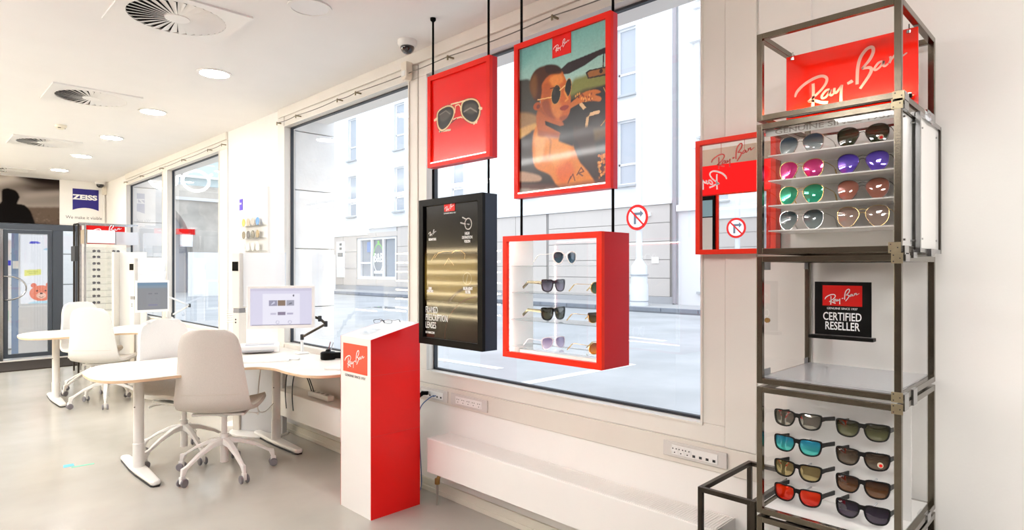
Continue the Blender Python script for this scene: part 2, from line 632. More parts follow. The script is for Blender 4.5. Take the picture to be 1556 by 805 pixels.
window(2, 3.215, 5.262, ya=3.309, yb=5.14)
window(3, 6.47, 8.545, ya=6.70, yb=8.44)
window(4, 8.555, 10.462, ya=8.66, yb=10.40)
# casing round the windows, sill band
k = MB()
k.box(W - .012, 1.0, 0.675, W + .02, 1.128, 2.722)
struct('trim_1', k, FRAMEP, bevel=0.003)
k = MB(); k.box(W - .010, 1.0, 0.565, W, 5.262, 0.673); struct('trim_2', k, BANDP, bevel=0.003)
k = MB(); k.box(W - .010, 6.47, 0.565, W, 10.462, 0.673); struct('trim_3', k, BANDP, bevel=0.003)
k = MB(); k.box(W - .020, 1.0, 2.724, W, 5.262, ZC); struct('trim_4', k, FRAMEP, bevel=0.003)
k = MB(); k.box(W - .020, 6.47, 2.724, W, 10.462, ZC); struct('trim_5', k, FRAMEP, bevel=0.003)
# cover panels right of the first window
k = MB(); k.box(W - .008, 0.80, 0.565, W, 0.993, ZC); struct('trim_6', k, WALLP, bevel=0.002)
k = MB(); k.box(W - .014, 5.15, 0.675, W, 5.27, 2.722); struct('trim_7', k, FRAMEP, bevel=0.003)
b = MB(); b.box(W - .014, YB, 0, W, YF, 0.075); b.box(W - .022, YB, 0, W - .014, YF, 0.03)
struct('baseboard_right', b, mat('cream_baseboard', (0.66, 0.62, 0.53), 0.4), bevel=0.003)
# stone blocks of the outer reveals
STONE = mat('pale_outer_stone', (0.84, 0.84, 0.84), 0.8, bump=0.15, bscale=40, var=0.05, vscale=5)
for (ys, sgn) in ((5.14, 1), (10.42, 1)):
    pr_ = struct('trim_%d' % (8 if ys < 6 else 9), MB().box(G + .03, ys + .06, 0.0, 2.80, ys + (1.25 if ys < 6 else 1.5), 5.5), mat('stone_joint', (0.5, 0.51, 0.53), 0.9))
    z = 0.02
    i = 0
    while z < 5.4:
        h = 0.52
        MB().box(G + .03, ys, z, 2.83, ys + .10, z + h - .007).build('stone_block', STONE, pr_, bevel=0.006)
        MB().box(2.76, ys + .11, z, 2.84, ys + 1.25, z + h - .007).build('stone_block', STONE, pr_, bevel=0.006)
        z += h; i += 1

# far wall with the glazed entrance
fw = MB()
fw.box(XL, YF, 2.07, W + .4, YF + .15, ZC)
fw.box(1.99, YF, 0, W + .4, YF + .15, 2.07)
fw.box(XL, YF, 0, 0.10, YF + .15, 2.07)
struct('wall_far', fw, WHITE)
dr = MB()
dr.box(0.98, YF - .05, 1.99, 1.99, YF + .03, 2.08)
dr.box(1.66, YF - .05, 0.03, 1.79, YF + .03, 1.99)
dr.box(1.95, YF - .05, 0.03, 1.99, YF + .03, 1.99)
door = struct('door_1', dr, SHUT, bevel=0.004)
lf = MB()
lf.box(1.07, YF - .035, 0.06, 1.125, YF + .02, 1.985); lf.box(1.125, YF - .035, 1.93, 1.655, YF + .02, 1.985)
lf.box(1.125, YF - .035, 0.06, 1.655, YF + .02, 0.12); lf.box(1.60, YF - .035, 0.12, 1.655, YF + .02, 1.93)
leaf = lf.build('door_leaf', SHUT, door, bevel=0.004)
MB().add([(1.125, YF, .12), (1.60, YF, .12), (1.60, YF, 1.93), (1.125, YF, 1.93)], [(0, 1, 2, 3)]).build('pane', GLASSW, leaf)
hp = [(1.06, YF - .02, 1.285)] + [(1.06 + .05 + .22 * math.sin(PI * t), YF - .10, 1.11 + .175 * math.cos(PI * t)) for t in [i / 18 for i in range(19)]] + [(1.06, YF - .02, .935)]
MB().tube(hp, 0.013, 8).build('door_handle', CHROME, leaf, smooth=True)
MB().box(1.03, YF - .06, 0.03, 1.065, YF + .02, 1.99).build('steel_post', CHROME, door)
MB().add([(1.79, YF, .10), (1.95, YF, .10), (1.95, YF, 1.99), (1.79, YF, 1.99)], [(0, 1, 2, 3)]).build('side_pane', GLASSW, door)
MB().box(1.79, YF - .03, .03, 1.95, YF + .02, .10).build('bottom_rail', SHUT, door)
# second leaf outside the frame
dr2 = MB(); dr2.box(0.10, YF - .05, 1.99, 0.98, YF + .03, 2.08); dr2.box(.10, YF - .05, .03, .16, YF + .03, 1.99); dr2.box(.98, YF - .05, .03, 1.025, YF + .03, 1.99); dr2.box(.16, YF - .05, .03, .98, YF + .03, .12)
door2 = struct('door_2', dr2, SHUT)
MB().add([(.16, YF, .12), (.98, YF, .12), (.98, YF, 1.99), (.16, YF, 1.99)], [(0, 1, 2, 3)]).build('pane', GLASSW, door2)
k = MB(); k.box(0.1, YF - .07, 0, 2.0, YF + .06, 0.03); struct('trim_10', k, mat('pale_threshold', (0.75, 0.73, 0.70), 0.5))
# porch outside the entrance: stone slabs and a poster made to glow
pw = struct('wall_porch', MB().box(0.0, YF + 1.85, 0, 2.75, YF + 2.0, 2.9), mat('porch_joint', (0.3, 0.3, 0.3), 0.9))
for i in range(5):
    MB().box(1.05, YF + 1.82, 0.02 + i * .55, 2.74, YF + 1.86, 0.555 + i * .55).build('stone_slab', mat('porch_stone', (0.80, 0.80, 0.80), 0.7, var=0.04), pw, bevel=.004)

# walk-off mat
tag(MB().box(-0.3, 10.66, 0.0, 1.86, YF - .08, 0.014).build('door_mat', mat('dark_brown_matting', '2a2019', 0.95, bump=0.8, bscale=300, var=0.15, vscale=60)),
    'dark brown walk-off mat lying before the glazed entrance door', 'mat')

# mural above the door
mu = thing('wall_mural', 'sepia photo mural of a man looking over a hazy city above the door', 'mural', (0.10, YF - .012, 2.085))
mw, mh = 1.647, 0.70
MB().box(0, 0, 0, mw, .01, mh).build('board', BLACKM, mu)
P = Paint(mw, mh, 230, 100, '8d8580')
P.grad('b5aca4', '6d635d')
def mq(x, y):
    X, _, z = onY(x / 7.32, 240 + y / 7.32, YF)
    return ((X - .10) / mw, (z - 2.085) / mh)
P.poly([mq(-400, 190), mq(200, 200), mq(400, 230), mq(0, 300), mq(-400, 330)], 'c9c0b8', 8)
P.poly([mq(150, 200), mq(660, 235), mq(660, 330), mq(420, 290)], '2c2220', 6)
P.poly([mq(250, 320), mq(660, 300), mq(660, 350), mq(400, 360)], '4a403b', 5)
P.poly([mq(200, 400), mq(660, 380), mq(660, 420), mq(300, 440)], 'a59c95', 5)
P.poly([mq(220, 480), mq(660, 440), mq(660, 500), mq(300, 520)], '8f867f', 4)
P.poly([mq(-600, 545), mq(660, 548), mq(660, 760), mq(-600, 760)], '6b5d52', 2)
for i in range(150):
    x = random.uniform(-500, 650); y = random.uniform(565, 740); d = random.uniform(5, 14)
    P.poly([mq(x, y), mq(x + d * 1.5, y), mq(x + d * 1.5, y + d), mq(x, y + d)], random.choice(['3d3129', '9c8f83', '54473c', '2b211b', '7f7266']), 1, .5)
P.spline([mq(-60, 800), mq(-70, 540), mq(0, 505), mq(20, 470), mq(15, 440), mq(22, 360), mq(60, 340), mq(115, 343), mq(180, 370), mq(215, 430), mq(197, 485), mq(195, 512), mq(270, 525), mq(335, 590), mq(365, 660), mq(385, 720), mq(390, 800)], '120c0b', 1)
P.build('print', vcol('matte_print', 0.8, spec=.1), mu, 0, -.002, 0, 1.2)

zs = thing('brand_board', 'white wall board with violet-blue ZEISS banner and We make it visible', 'sign', (1.750, YF - .014, 2.085))
MB().box(0, 0, 0, .70, .012, .70).build('board', mat('white_board', (0.86, 0.84, 0.81), 0.6), zs)
def zq(x, y):
    X, _, z = onY(x / 7.32, 240 + y / 7.32, YF - .014)
    return (X - 1.75, z - 2.085)
arc = [zq(1097 - 290 * t, 590 - 14 * t - 4 * 28 * t * (1 - t)) for t in [i / 10 for i in range(11)]]
MB().prism([zq(807, 337), zq(1097, 358)] + arc, -.003, 0, 'y').build('banner', BLUEZ, zs)
a0 = zq(820, 462); a1 = zq(1088, 475)
text('ZEISS', 0.105, LETW, zs, (a0[0] - .012, -.004, (a0[1] + a1[1]) / 2 + .006), bold=.005, sx=1.33)
text('We make it visible', 0.070, LETG, zs, (zq(727, 660)[0] + .004, -.001, zq(900, 675)[1] - .005), sx=.92)

# ================================================================== CEILING FITTINGS
def ceiling_light(x, y, label, on=True):
    t = thing('ceiling_light', label, 'ceiling light', (x, y, ZC), 0, 'round ceiling downlights')
    n = 32
    o = [(.115 * math.cos(2 * PI * k / n), .115 * math.sin(2 * PI * k / n)) for k in range(n)]
    i = [(.097 * math.cos(2 * PI * k / n), .097 * math.sin(2 * PI * k / n)) for k in range(n)]
    r = MB().ring(o, i, 0, .008)
    r.v = [(a, c, -b) for a, b, c in r.v]
    r.build('trim_ring', WMETAL, t, smooth=True)
    MB().lathe([(.097, -.001), (.097, -.004)], 32).build('diffuser', emis('led_disc', (1.0, 0.985, 0.975), LED_SPOT) if on else mat('unlit_diffuser', (0.8, 0.8, 0.8), .4), t)
    return t
ords = ['above the front desk, largest of the lit downlights', 'second lit downlight from the front', 'third lit downlight from the front',
        'fourth lit downlight, second from the entrance wall', 'fifth lit downlight, nearest the entrance wall']
for k in range(5):
    ceiling_light(1.585, 4.590 + 1.512 * k, 'round white ceiling downlight ' + ords[k])
ceiling_light(1.545, 3.07, 'round ceiling disc that looks unlit, near the upper edge of view', on=False)

def vent(x, y, label):
    t = thing('ceiling_vent', label, 'ceiling vent', (x, y, ZC), 0, 'swirl ceiling vents')
    s = .298; n = 32
    sq = []
    ci = []
    for k in range(n):
        a = 2 * PI * k / n
        c, d = math.cos(a), math.sin(a)
        m = max(abs(c), abs(d))
        sq.append((s * c / m, s * d / m)); ci.append((.245 * c, .245 * d))
    r = MB().ring(sq, ci, .0, .010); r.v = [(a, c, -b) for a, b, c in r.v]
    r.build('face_plate', WMETAL, t)
    MB().lathe([(.0, .0), (.245, .0), (.245, -.001), (.0, -.001)], 32).build('dark_throat', mat('vent_throat', '0c0c0d', 0.9), t)
    MB().lathe([(.0, -.004), (.065, -.004), (.062, -.013), (.0, -.014)], 24).build('hub', WMETAL, t, smooth=True)
    bl = None
    for k in range(32):
        a = 2 * PI * k / 32
        if bl is None:
            # a blade: flat strip tilted about its radius
            vs = []
            for r0, hw in ((.058, .0065), (.243, .0215)):
                for q in (-1, 1):
                    for h in (0, .0016):
                        vs.append((r0, q * hw * .92, -.0075 - q * hw * .26 - h))
            b_ = MB().add(vs, [(0, 2, 6, 4), (1, 5, 7, 3), (0, 1, 3, 2), (4, 6, 7, 5), (0, 4, 5, 1), (2, 3, 7, 6)])
            bl = b_.build('blade', WMETAL, t)
            o = bl
        else:
            o = bl.copy(); C.objects.link(o); o.parent = t
        o.rotation_euler = (0, 0, a)
    return t
v0 = vent(1.085, 3.71, 'large white swirl vent with dark blades, nearest on the ceiling')
dup(v0, (1.10, 5.95, ZC), 0.0, 'white swirl vent, second back, level with the second lit downlight')
dup(v0, (1.12, 8.43, ZC), 0.0, 'white swirl vent, third back, behind the ceiling smoke detector')
dup(v0, (1.05, 11.15, ZC), 0.0, 'farthest white swirl vent just before the mural wall')
t = thing('smoke_detector', 'small cream smoke detector on the ceiling between the second and third vents', 'smoke detector', (1.10, 7.32, ZC))
MB().lathe([(.05, 0), (.05, -.018), (.042, -.024)], 24).build('base', mat('cream_plastic', (0.78, 0.73, 0.60), .45), t, smooth=True)
MB().lathe([(.034, -.024), (.034, -.034), (.02, -.042)], 20).build('sensor_head', mat('cream_plastic', 'ffffff'), t, smooth=True)
for k in range(3):
    a = 2 * PI * k / 3 + .6
    MB().box(-.012, .0325, -.033, .012, .036, -.027).build('slot', DARKP, t).rotation_euler = (0, 0, a)

def dome(x, y, lab, s=1.0):
    t = thing('dome_camera', lab, 'security camera', (x, y, ZC))
    MB().lathe([(.062 * s, 0), (.062 * s, -.02 * s), (.056 * s, -.036 * s), (.05 * s, -.04 * s)], 28).build('housing', PLASTIC, t, smooth=True)
    MB().lathe([(.045 * s, -.038 * s), (.045 * s, -.05 * s), (.038 * s, -.068 * s), (.022 * s, -.082 * s), (.006 * s, -.086 * s)], 24).build('dark_dome', mat('smoked_dome', '0b080a', 0.05, coat=1), t, smooth=True)
x_, y_, _ = onZ(619, 62, ZC)
dome(x_, y_, 'white dome security camera with dark bubble above the window mullion', .95)
x_, y_, _ = onZ(155, 279, ZC)
dome(2.26, 11.6, 'small white dome camera in the far corner beside the brand board', 1.2)
t = thing('motion_sensor', 'cream wedge motion sensor under the dome camera by the near windows', 'sensor', (W - .02, 3.28, 2.64))
MB().prism([(-.03, .0), (-.03, .10), (.03, .10), (.03, 0), (.015, -.02), (-.015, -.02)], -.05, 0, 'y').build('body', mat('cream_plastic2', (0.80, 0.74, 0.64), .4), t, bevel=.005)
MB().box(-.02, -.053, .005, .02, -.05, .04).build('lens_window', PLASTIC, t)
t.rotation_euler = (0, 0, R90)
t = thing('conduit_sensor', 'cream corner sensor with thin vertical conduit in the far corner', 'sensor', (2.335, 11.70, 2.50))
MB().box(-.03, -.03, .1, .03, .03, .24).build('body', mat('cream_plastic2', 'ffffff'), t, bevel=.006)
MB().box(-.008, -.0, -.42, .008, .03, .1).build('conduit', WHITE, t)

# curtain wire on brackets along the heads of the windows
def wire(name, y0, y1, ys, label):
    t = thing(name, label, 'curtain wire', (W - .05, 0, 2.672))
    pts = []
    yy = sorted(ys)
    for a, b in zip(yy[:-1], yy[1:]):
        for k in range(6):
            q = k / 6
            pts.append((0, a + (b - a) * q, -.010 * 4 * q * (1 - q)))
    pts.append((0, yy[-1], 0))
    MB().tube(pts, .003, 6).build('cable', mat('wire_grey', '6e6a64', .4, metal=.6), t, smooth=True)
    for y in ys:
        m_ = MB(); m_.box(-.004, y - .004, -.006, .05, y + .004, .004); m_.box(-.006, y - .005, -.022, .0, y + .005, .006)
        m_.build('bracket', mat('bracket_bronze', '8a7f66', .35, metal=.8), t)
wire('curtain_wire', 1.2, 5.2, [1.25, 2.02, 2.85, 3.9, 4.16, 4.84, 5.2], 'thin sagging curtain wire on bronze brackets above the two near windows')
wire('curtain_wire', 6.5, 10.4, [6.5, 6.9, 7.75, 8.6, 9.5, 10.35], 'thin curtain wire on brackets above the two far windows')

# the long line light further into the shop and the lit shelving there (seen in reflections only)
t = thing('line_light', 'long white LED line light hung along the shop behind the viewer', 'ceiling light', (-.78, 0, 2.6))
MB().box(-.05, 2.3, .012, .05, 11.2, .06).build('housing', WMETAL, t)
MB().box(-.045, 2.32, -.022, .045, 11.18, .0119).build('diffuser', emis('led_line', (1.0, 0.98, 0.95), LED_LINE), t)
MB().box(-.04, 2.32, .0602, .04, 11.18, .0622).build('uplight_diffuser', emis('led_up', (1.0, 0.99, 0.985), UP_FILL), t)  # upward glow added to the line light to brighten the ceiling
for y in (2.6, 5.4, 8.2, 10.9):
    MB().tube([(0, y, .06), (0, y, .199)], .004, 6).build('suspension_rod', CHROME, t)
for i, (x, y) in enumerate([(-2.2, -.8), (-2.2, 1.6), (-2.2, 4.2), (-2.2, 6.8), (-2.2, 9.4), (.3, -1.6), (1.6, -1.2), (-.9, .2)]):  # fill panels added out of view to brighten the room
    t = thing('ceiling_panel', 'square LED ceiling panel in the part of the shop behind the viewer', 'ceiling light', (x, y, ZC), 0, 'LED ceiling panels')
    MB().box(-.3, -.3, -.012, .3, .3, 0).build('frame', WMETAL, t)
    MB().box(-.28, -.28, -.0135, .28, .28, -.0121).build('diffuser', emis('led_panel', (1.0, 0.98, 0.96), PANEL_FILL), t)
t = thing('lit_shelving', 'tall display shelving with warm lit shelf edges on the left wall', 'shelving', (XL + .02, 9.6, 0), 0)
MB().box(0, -3.6, .1, .03, 1.9, 2.75).build('back_panel', mat('dark_walnut', (0.05, 0.035, 0.025), .5, var=.3, vscale=6), t)
for k in range(7):
    z = .52 + .2 * k
    MB().box(.03, -1.9, z, .27, 1.9, z + .02).build('shelf', mat('dark_walnut', 'ffffff'), t)
    MB().box(.27, -1.9, z - .004, .285, 1.9, z + .026).build('light_strip', emis('warm_strip', (1.0, 0.82, 0.50), 16), t)
# ================================================================== RADIATORS, SOCKETS
def radiator(y0, y1, label, pipe):
    t = thing('radiator', label, 'radiator', (2.193, y1, 0), R90, 'long white convector radiators')
    L = y1 - y0
    z0, z1 = .200, .400
    b = MB()
    b.box(.004, .0, z0, L - .004, .012, z1)
    b.build('front_panel', RADP, t, bevel=.004)
    b = MB(); b.box(.012, .012, z0 + .01, L - .012, .165, z1 - .014)
    b.build('body', mat('radiator_inside', (0.70, 0.69, 0.67), .5), t)
    for xa in (0, L - .004):
        MB().box(xa, .0, z0, xa + .004, .17, z1).build('end_cap', RADP, t)
    b = MB(); b.box(.006, .012, z1 - .006, L - .006, .022, z1); b.box(.006, .158, z1 - .006, L - .006, .168, z1)
    n = int(L / .012)
    for i in range(n):
        x = .008 + i * (L - .016) / n
        b.box(x, .022, z1 - .006, x + (L - .016) / n * .86, .158, z1 - .001)
    tag(b.build('top_grille', RADP, t), kind='stuff')
    if pipe:
        b = MB(); b.tube([(.10, .09, z0 + .01), (.07, .075, z0 - .005), (.045, .06, z0 - .02), (.035, .05, z0 - .06)], .011, 10)
        b.lathe([(.016, 0), (.016, .03), (.012, .034)], 12, (.035, .05, z0 - .075))
        b.build('valve', BRASS, t, smooth=True)
        MB().tube([(.035, .05, z0 - .06), (.035, .05, 0)], .007, 8).build('pipe', mat('grey_pipe', '8b857c', .4), t, smooth=True)
        MB().tube([(.14, .09, z0 + .01), (.19, .06, z0 - .01)], .014, 10).build('knob', DARKP, t, smooth=True)
    return t
radiator(1.09, 2.895, 'long white convector radiator below the right-hand window, beside the red pedestal', True)
radiator(3.32, 5.02, 'long white convector radiator under the front desk, left of the red pedestal', False)

def sockets(y0, y1, z0, z1, label, kinds, x=W - .010):
    t = thing('socket_panel', label, 'socket', (x, y1, (z0 + z1) / 2), R90, 'wall socket panels below the windows')
    L = y1 - y0; h = (z1 - z0) / 2
    MB().box(0, -.010, -h, L, 0, h).build('surround', mat('socket_surround', (0.64, 0.61, 0.58), .45), t, bevel=.003)
    n = len(kinds)
    m0 = L * .15; wd = (L * .72) / n
    MB().box(m0, -.0125, -h * .62, m0 + wd * n, -.010, h * .62).build('module_plate', PLASTIC, t, bevel=.001)
    for i, kd in enumerate(kinds):
        cx = m0 + wd * (i + .5)
        if kd == 's':
            q = MB().lathe([(.0185, 0), (.0185, .002), (.0165, .002), (.0155, .0005)], 20)
            q.v = [(a + cx, -.0125 - c, b) for a, b, c in q.v]
            so = q.build('socket', PLASTIC, t)
            for dx, dz in ((-.008, .006), (.008, .006), (0, -.010)):
                MB().box(cx + dx - .0022, -.0148, dz - .0022, cx + dx + .0022, -.0122, dz + .0022).build('pin_hole', DARKP, so)
        elif kd == 'd':
            MB().box(cx - .006, -.0142, -.014, cx + .006, -.0122, -.004).build('data_jack', DARKP, t)
    return t
sockets(1.118, 1.408, .590, .655, 'grey socket panel with three round sockets and four data jacks, right end of the wall', 'sssdddd')
sockets(2.540, 2.862, .580, .650, 'middle grey socket panel with four round sockets', 'sssss')
sockets(2.895, 3.20, .580, .650, 'socket panel with plugged-in cables beside the red pedestal', 'sddddd')
t = thing('power_plug', 'black plug with cable in the socket panel behind the red pedestal', 'plug', (W - .03, 3.07, .62))
MB().tube([(0, 0, 0), (-.03, .02, .0), (-.06, .035, -.03)], [.012, .014, .008], 10).build('plug_body', BLACKM, t, smooth=True)
MB().tube([(p.x, p.y, p.z) for p in catmull([(-.06, .035, -.03), (-.08, .05, -.10), (-.07, .06, -.30), (-.06, .05, -.59)], 5)], .003, 6).build('cord', BLACKM, t, smooth=True)
t = tag(MB().tube([(p.x, p.y, p.z) for p in catmull([(W - .025, 3.0, .612), (W - .06, 3.02, .60), (W - .09, 3.08, .52), (W - .075, 3.10, .34), (W - .06, 3.1, .06), (W - .08, 3.1, .006)], 6)], .0035, 6).build('data_cable', mat('blue_cable', '4a6a9c', .5), None, smooth=True),
        'thin blue data cable hanging from the socket panel beside the red pedestal', 'cable')

# ================================================================== PEDESTAL
t = thing('display_pedestal', 'tall white and red pedestal with slanted top and Ray-Ban sign', 'pedestal', (1.842, 3.268, 0), R90)
# local x 0 (far) .. .323 (near camera), y 0 (front) .. .365 (wall side)
wx, wy = .323, .335
zf, zb = 1.003, 1.080
b = MB()
b.add([(0, 0, 0), (wx, 0, 0), (wx, wy, 0), (0, wy, 0), (0, 0, zf), (wx, 0, zf), (wx, wy, zb), (0, wy, zb)],
      [(0, 3, 2, 1), (4, 5, 6, 7), (0, 1, 5, 4), (2, 3, 7, 6), (3, 0, 4, 7)])
WGLOSS = mat('white_gloss_laminate', (0.82, 0.80, 0.78), .25, coat=.3)
b.build('body', WGLOSS, t)
b = MB()
for (a, c) in ((wx, wx + .003), (-.003, 0)):
    b = MB().add([(a, -.0, 0), (c, -.0, 0), (c, wy, 0), (a, wy, 0), (a, -.0, zf), (c, -.0, zf), (c, wy, zb), (a, wy, zb)],
          [(0, 3, 2, 1), (4, 5, 6, 7), (0, 1, 5, 4), (1, 2, 6, 5), (2, 3, 7, 6), (3, 0, 4, 7)])
    b.build('side_panel', RED, t)['label'] = 'glossy red side panel'
lp = MB().box(.03, -.0025, .80, .29, 0, .965).build('logo_plate', mat('orange_red_print', (0.80, 0.05, 0.01), .3), t)
logo(lp, LETW, .215, .158, .878, -.0035)
text('GENUINE SINCE 1937', .0215, LETG, t, (.16, -.0012, .772), 'CENTER', sp=1.1)
for z in (.46, .80):
    MB().box(wx + .0028, 0.0, z, wx + .0036, wy, z + .0015).build('seam', mat('red_seam', (0.55, 0.01, 0.01), .3), t)
tt = thing('acrylic_cover', 'clear acrylic cover box standing on the pedestal top', 'cover', (2.02, 3.12, 1.046), R90)
b = MB()
h = .12
for q in (((-.12, -.1), (.12, -.1)), ((.12, -.1), (.12, .1)), ((.12, .1), (-.12, .1)), ((-.12, .1), (-.12, -.1))):
    (x0, y0), (x1, y1) = q
    MB().add([(x0, y0, .0 if y0 < 0 else .03), (x1, y1, .0 if y1 < 0 else .03), (x1, y1, h), (x0, y0, h)], [(0, 1, 2, 3)]).build('side', ACRYL, tt)
MB().add([(-.12, -.1, h), (.12, -.1, h), (.12, .1, h), (-.12, .1, h)], [(0, 1, 2, 3)]).build('top', ACRYL, tt)
tag(MB().box(-.05, -.05, 0, .05, .05, .008).build('acrylic_block', ACRYL, None, bevel=.003), 'flat clear acrylic riser on the slanted pedestal top', 'riser')
o = bpy.data.objects['acrylic_block']; o.location = (1.93, 3.1, 1.028); o.rotation_euler = (0, math.radians(-13), 0)

# ================================================================== GLASSES
def outline(kind, w, h, n=24):
    """right-eye lens outline; nose side at -x; centred"""
    pts = []
    if kind == 'aviator':
        k = [(-.42, .30), (-.18, .47), (.18, .50), (.45, .36), (.50, .05), (.40, -.28), (.12, -.50), (-.16, -.44), (-.36, -.18), (-.47, .08)]
    elif kind == 'round':
        k = [(.5 * math.cos(a), .5 * math.sin(a)) for a in [2 * PI * i / 10 for i in range(10)][::-1]]
    elif kind == 'way':
        k = [(-.48, .30), (-.30, .46), (.0, .47), (.32, .49), (.50, .40), (.49, .0), (.38, -.36), (.10, -.50), (-.22, -.46), (-.42, -.18)]
    elif kind == 'mask':
        k = [(-.48, .30), (-.2, .48), (.3, .48), (.5, .30), (.48, -.20), (.3, -.48), (-.1, -.45), (-.42, -.15)]
    c = catmull([(a * w, b * h, 0) for a, b in k], 3, True)
    return [(p.x, p.y) for p in c]

def make_glasses(name, label, kind, frame_m, lens_m, fw=.006, lw=.056, lh=.048, temple_m=None, sticker=None, tl=.135, gap=.018, thick=.004, logo_mark=False, group=None, brow=None, cat='sunglasses', thin=False, droop=True):
    """local: x across, front faces -y, origin at the middle of the front"""
    t = thing(name, label, cat, (0, 0, 0), 0, group)
    tm = temple_m or frame_m
    ol = outline(kind, lw, lh)
    cx = lw / 2 + gap / 2
    wire_ = kind == 'aviator' or kind == 'round' or (kind == 'mask') or thin
    for s in (-1, 1):
        inn = [(s * (cx + x), z) for x, z in ol]
        def grow(g): return [(s * (cx + x * (1 + g / (lw / 2))), z * (1 + g / (lh / 2))) for x, z in ol]
        if s < 0: inn = inn[::-1]
        out = grow(fw)
        if s < 0: out = out[::-1]
        # slight wrap
        def wrap(mb):
            mb.v = [(x, y + 1.3 * (abs(x)) ** 2, z) for x, y, z in mb.v]; return mb
        wrap(MB().ring(out, inn, -thick / 2, thick / 2)).build('rim', frame_m, t, smooth=False)
        n = len(inn)
        lb = MB()
        # domed lens
        rings = [1.0, .66, .33]
        vs = []
        for r in rings:
            vs += [(s * cx + (x - s * cx) * r, -.0025 * (1 - r * r), z * r) for x, z in inn]
        vs.append((s * cx, -.0025, 0))
        fs = []
        for ri in range(2):
            for k in range(n):
                j = (k + 1) % n
                fs.append((ri * n + k, ri * n + j, (ri + 1) * n + j, (ri + 1) * n + k))
        for k in range(n):
            fs.append((2 * n + k, 2 * n + (k + 1) % n, 3 * n))
        lb.add(vs, fs)
        wrap(lb).build('lens', lens_m, t, smooth=True)
        xe = cx + lw / 2 + fw * .8
        ye = 1.3 * xe * xe
        zt = lh * .30
        tp = MB()
        if wire_:
            pts = [(s * (xe - .002), ye, zt), (s * (xe + .003), ye + .008, zt), (s * (xe + .002), ye + .05, zt), (s * (xe - .002), ye + tl * .72, zt - .002), (s * (xe - .005), ye + tl, zt - .030)]
            tp.tube([tuple(p) for p in catmull(pts, 3)], .0012, 6)
            tp.tube([(s * (xe - .002), ye + tl * .76, zt - .004), (s * (xe - .005), ye + tl + .002, zt - .032)], .0024, 6)
        else:
            hw = .0018
            pr2 = [(ye - .001, zt + .006), (ye + tl * .70, zt + .006), (ye + tl, zt - .022), (ye + tl - .006, zt - .032), (ye + tl * .68, zt - .006), (ye + .03, zt - .008), (ye - .001, zt - .009)]
            if not droop:
                pr2 = [(ye - .001, zt + .006), (ye + tl, zt + .005), (ye + tl, zt - .008), (ye + .03, zt - .006), (ye - .001, zt - .008)]
            xx = s * xe
            tp.prism(pr2, xx - hw, xx + hw, 'x')
        tp.build('temple', tm, t)
    br = MB()
    if wire_:
        br.tube([(-gap / 2 - .004, 0, lh * .33), (0, -.002, lh * .36), (gap / 2 + .004, 0, lh * .33)], .0012, 6)
        if kind != 'round':
            br.tube([(-gap / 2 - .004, 0, lh * .12), (-gap / 4, -.001, lh * .2), (gap / 4, -.001, lh * .2), (gap / 2 + .004, 0, lh * .12)], .0011, 6)
    else:
        g2 = gap / 2 + .001
        br.prism([(-g2 - .003, lh * .44), (g2 + .003, lh * .44), (g2, lh * .10), (.0, lh * .17), (-g2, lh * .10)], -thick / 2, thick / 2, 'y')
    br.build('bridge', frame_m, t)
    if brow:
        for s in (-1, 1):
            k = [(s * (cx + x * (1 + fw / lw * 2.2)), z * (1 + fw / lh * 2.6)) for x, z in ol if z > lh * .16]
            lo = [(s * (cx + x), z) for x, z in ol if z > lh * .16]
            k = sorted(k); lo = sorted(lo, reverse=True)
            q = MB().prism(k + lo, -thick * .9, thick * .6, 'y')
            q.v = [(x, y + 1.3 * x * x, z) for x, y, z in q.v]
            q.build('brow', brow, t)
    if sticker:
        q = MB().lathe([(.008, 0), (.008, .0004)], 20); q.v = [(cx + lw * .18 + a, -.0028 + 1.3 * (cx + lw * .18) ** 2 - c, -lh * .18 + b_) for a, b_, c in q.v]
        st = q.build('sticker', mat('pale_sticker', 'c9c0a8', .5), t)
        q = MB().lathe([(.0045, 0), (.0045, .0004)], 16); q.v = [(cx + lw * .20 + a, -.0034 + 1.3 * (cx + lw * .18) ** 2 - c, -lh * .20 + b_) for a, b_, c in q.v]
        q.build('red_mark', REDP, st)
    if logo_mark:
        lm = logo(t, LETW, .010, -cx - lw * .34, lh * .36, -.0052 + 1.3 * (cx + lw * .34) ** 2, 'lens_mark')
    return t

GOLD = mat('gold_wire', (0.75, 0.55, 0.25), .25, metal=1)
SILV = mat('silver_wire', (0.65, 0.64, 0.62), .2, metal=1)
GUN = mat('gunmetal_wire', (0.08, 0.07, 0.07), .3, metal=1)
TORT = mat('tortoise_acetate', '2a1a12', .15, coat=.6, var=.6, vscale=90)
RUBB = mat('black_rubber_frame', (0.004, 0.004, 0.004), .45, spec=.2)
RUBG = mat('smoke_grey_frame', (0.010, 0.010, 0.008), .4, spec=.25)

def put(t, loc, rz, rx=0.0):
    t.location = loc
    t.rotation_euler = (rx, 0, rz)
    return t

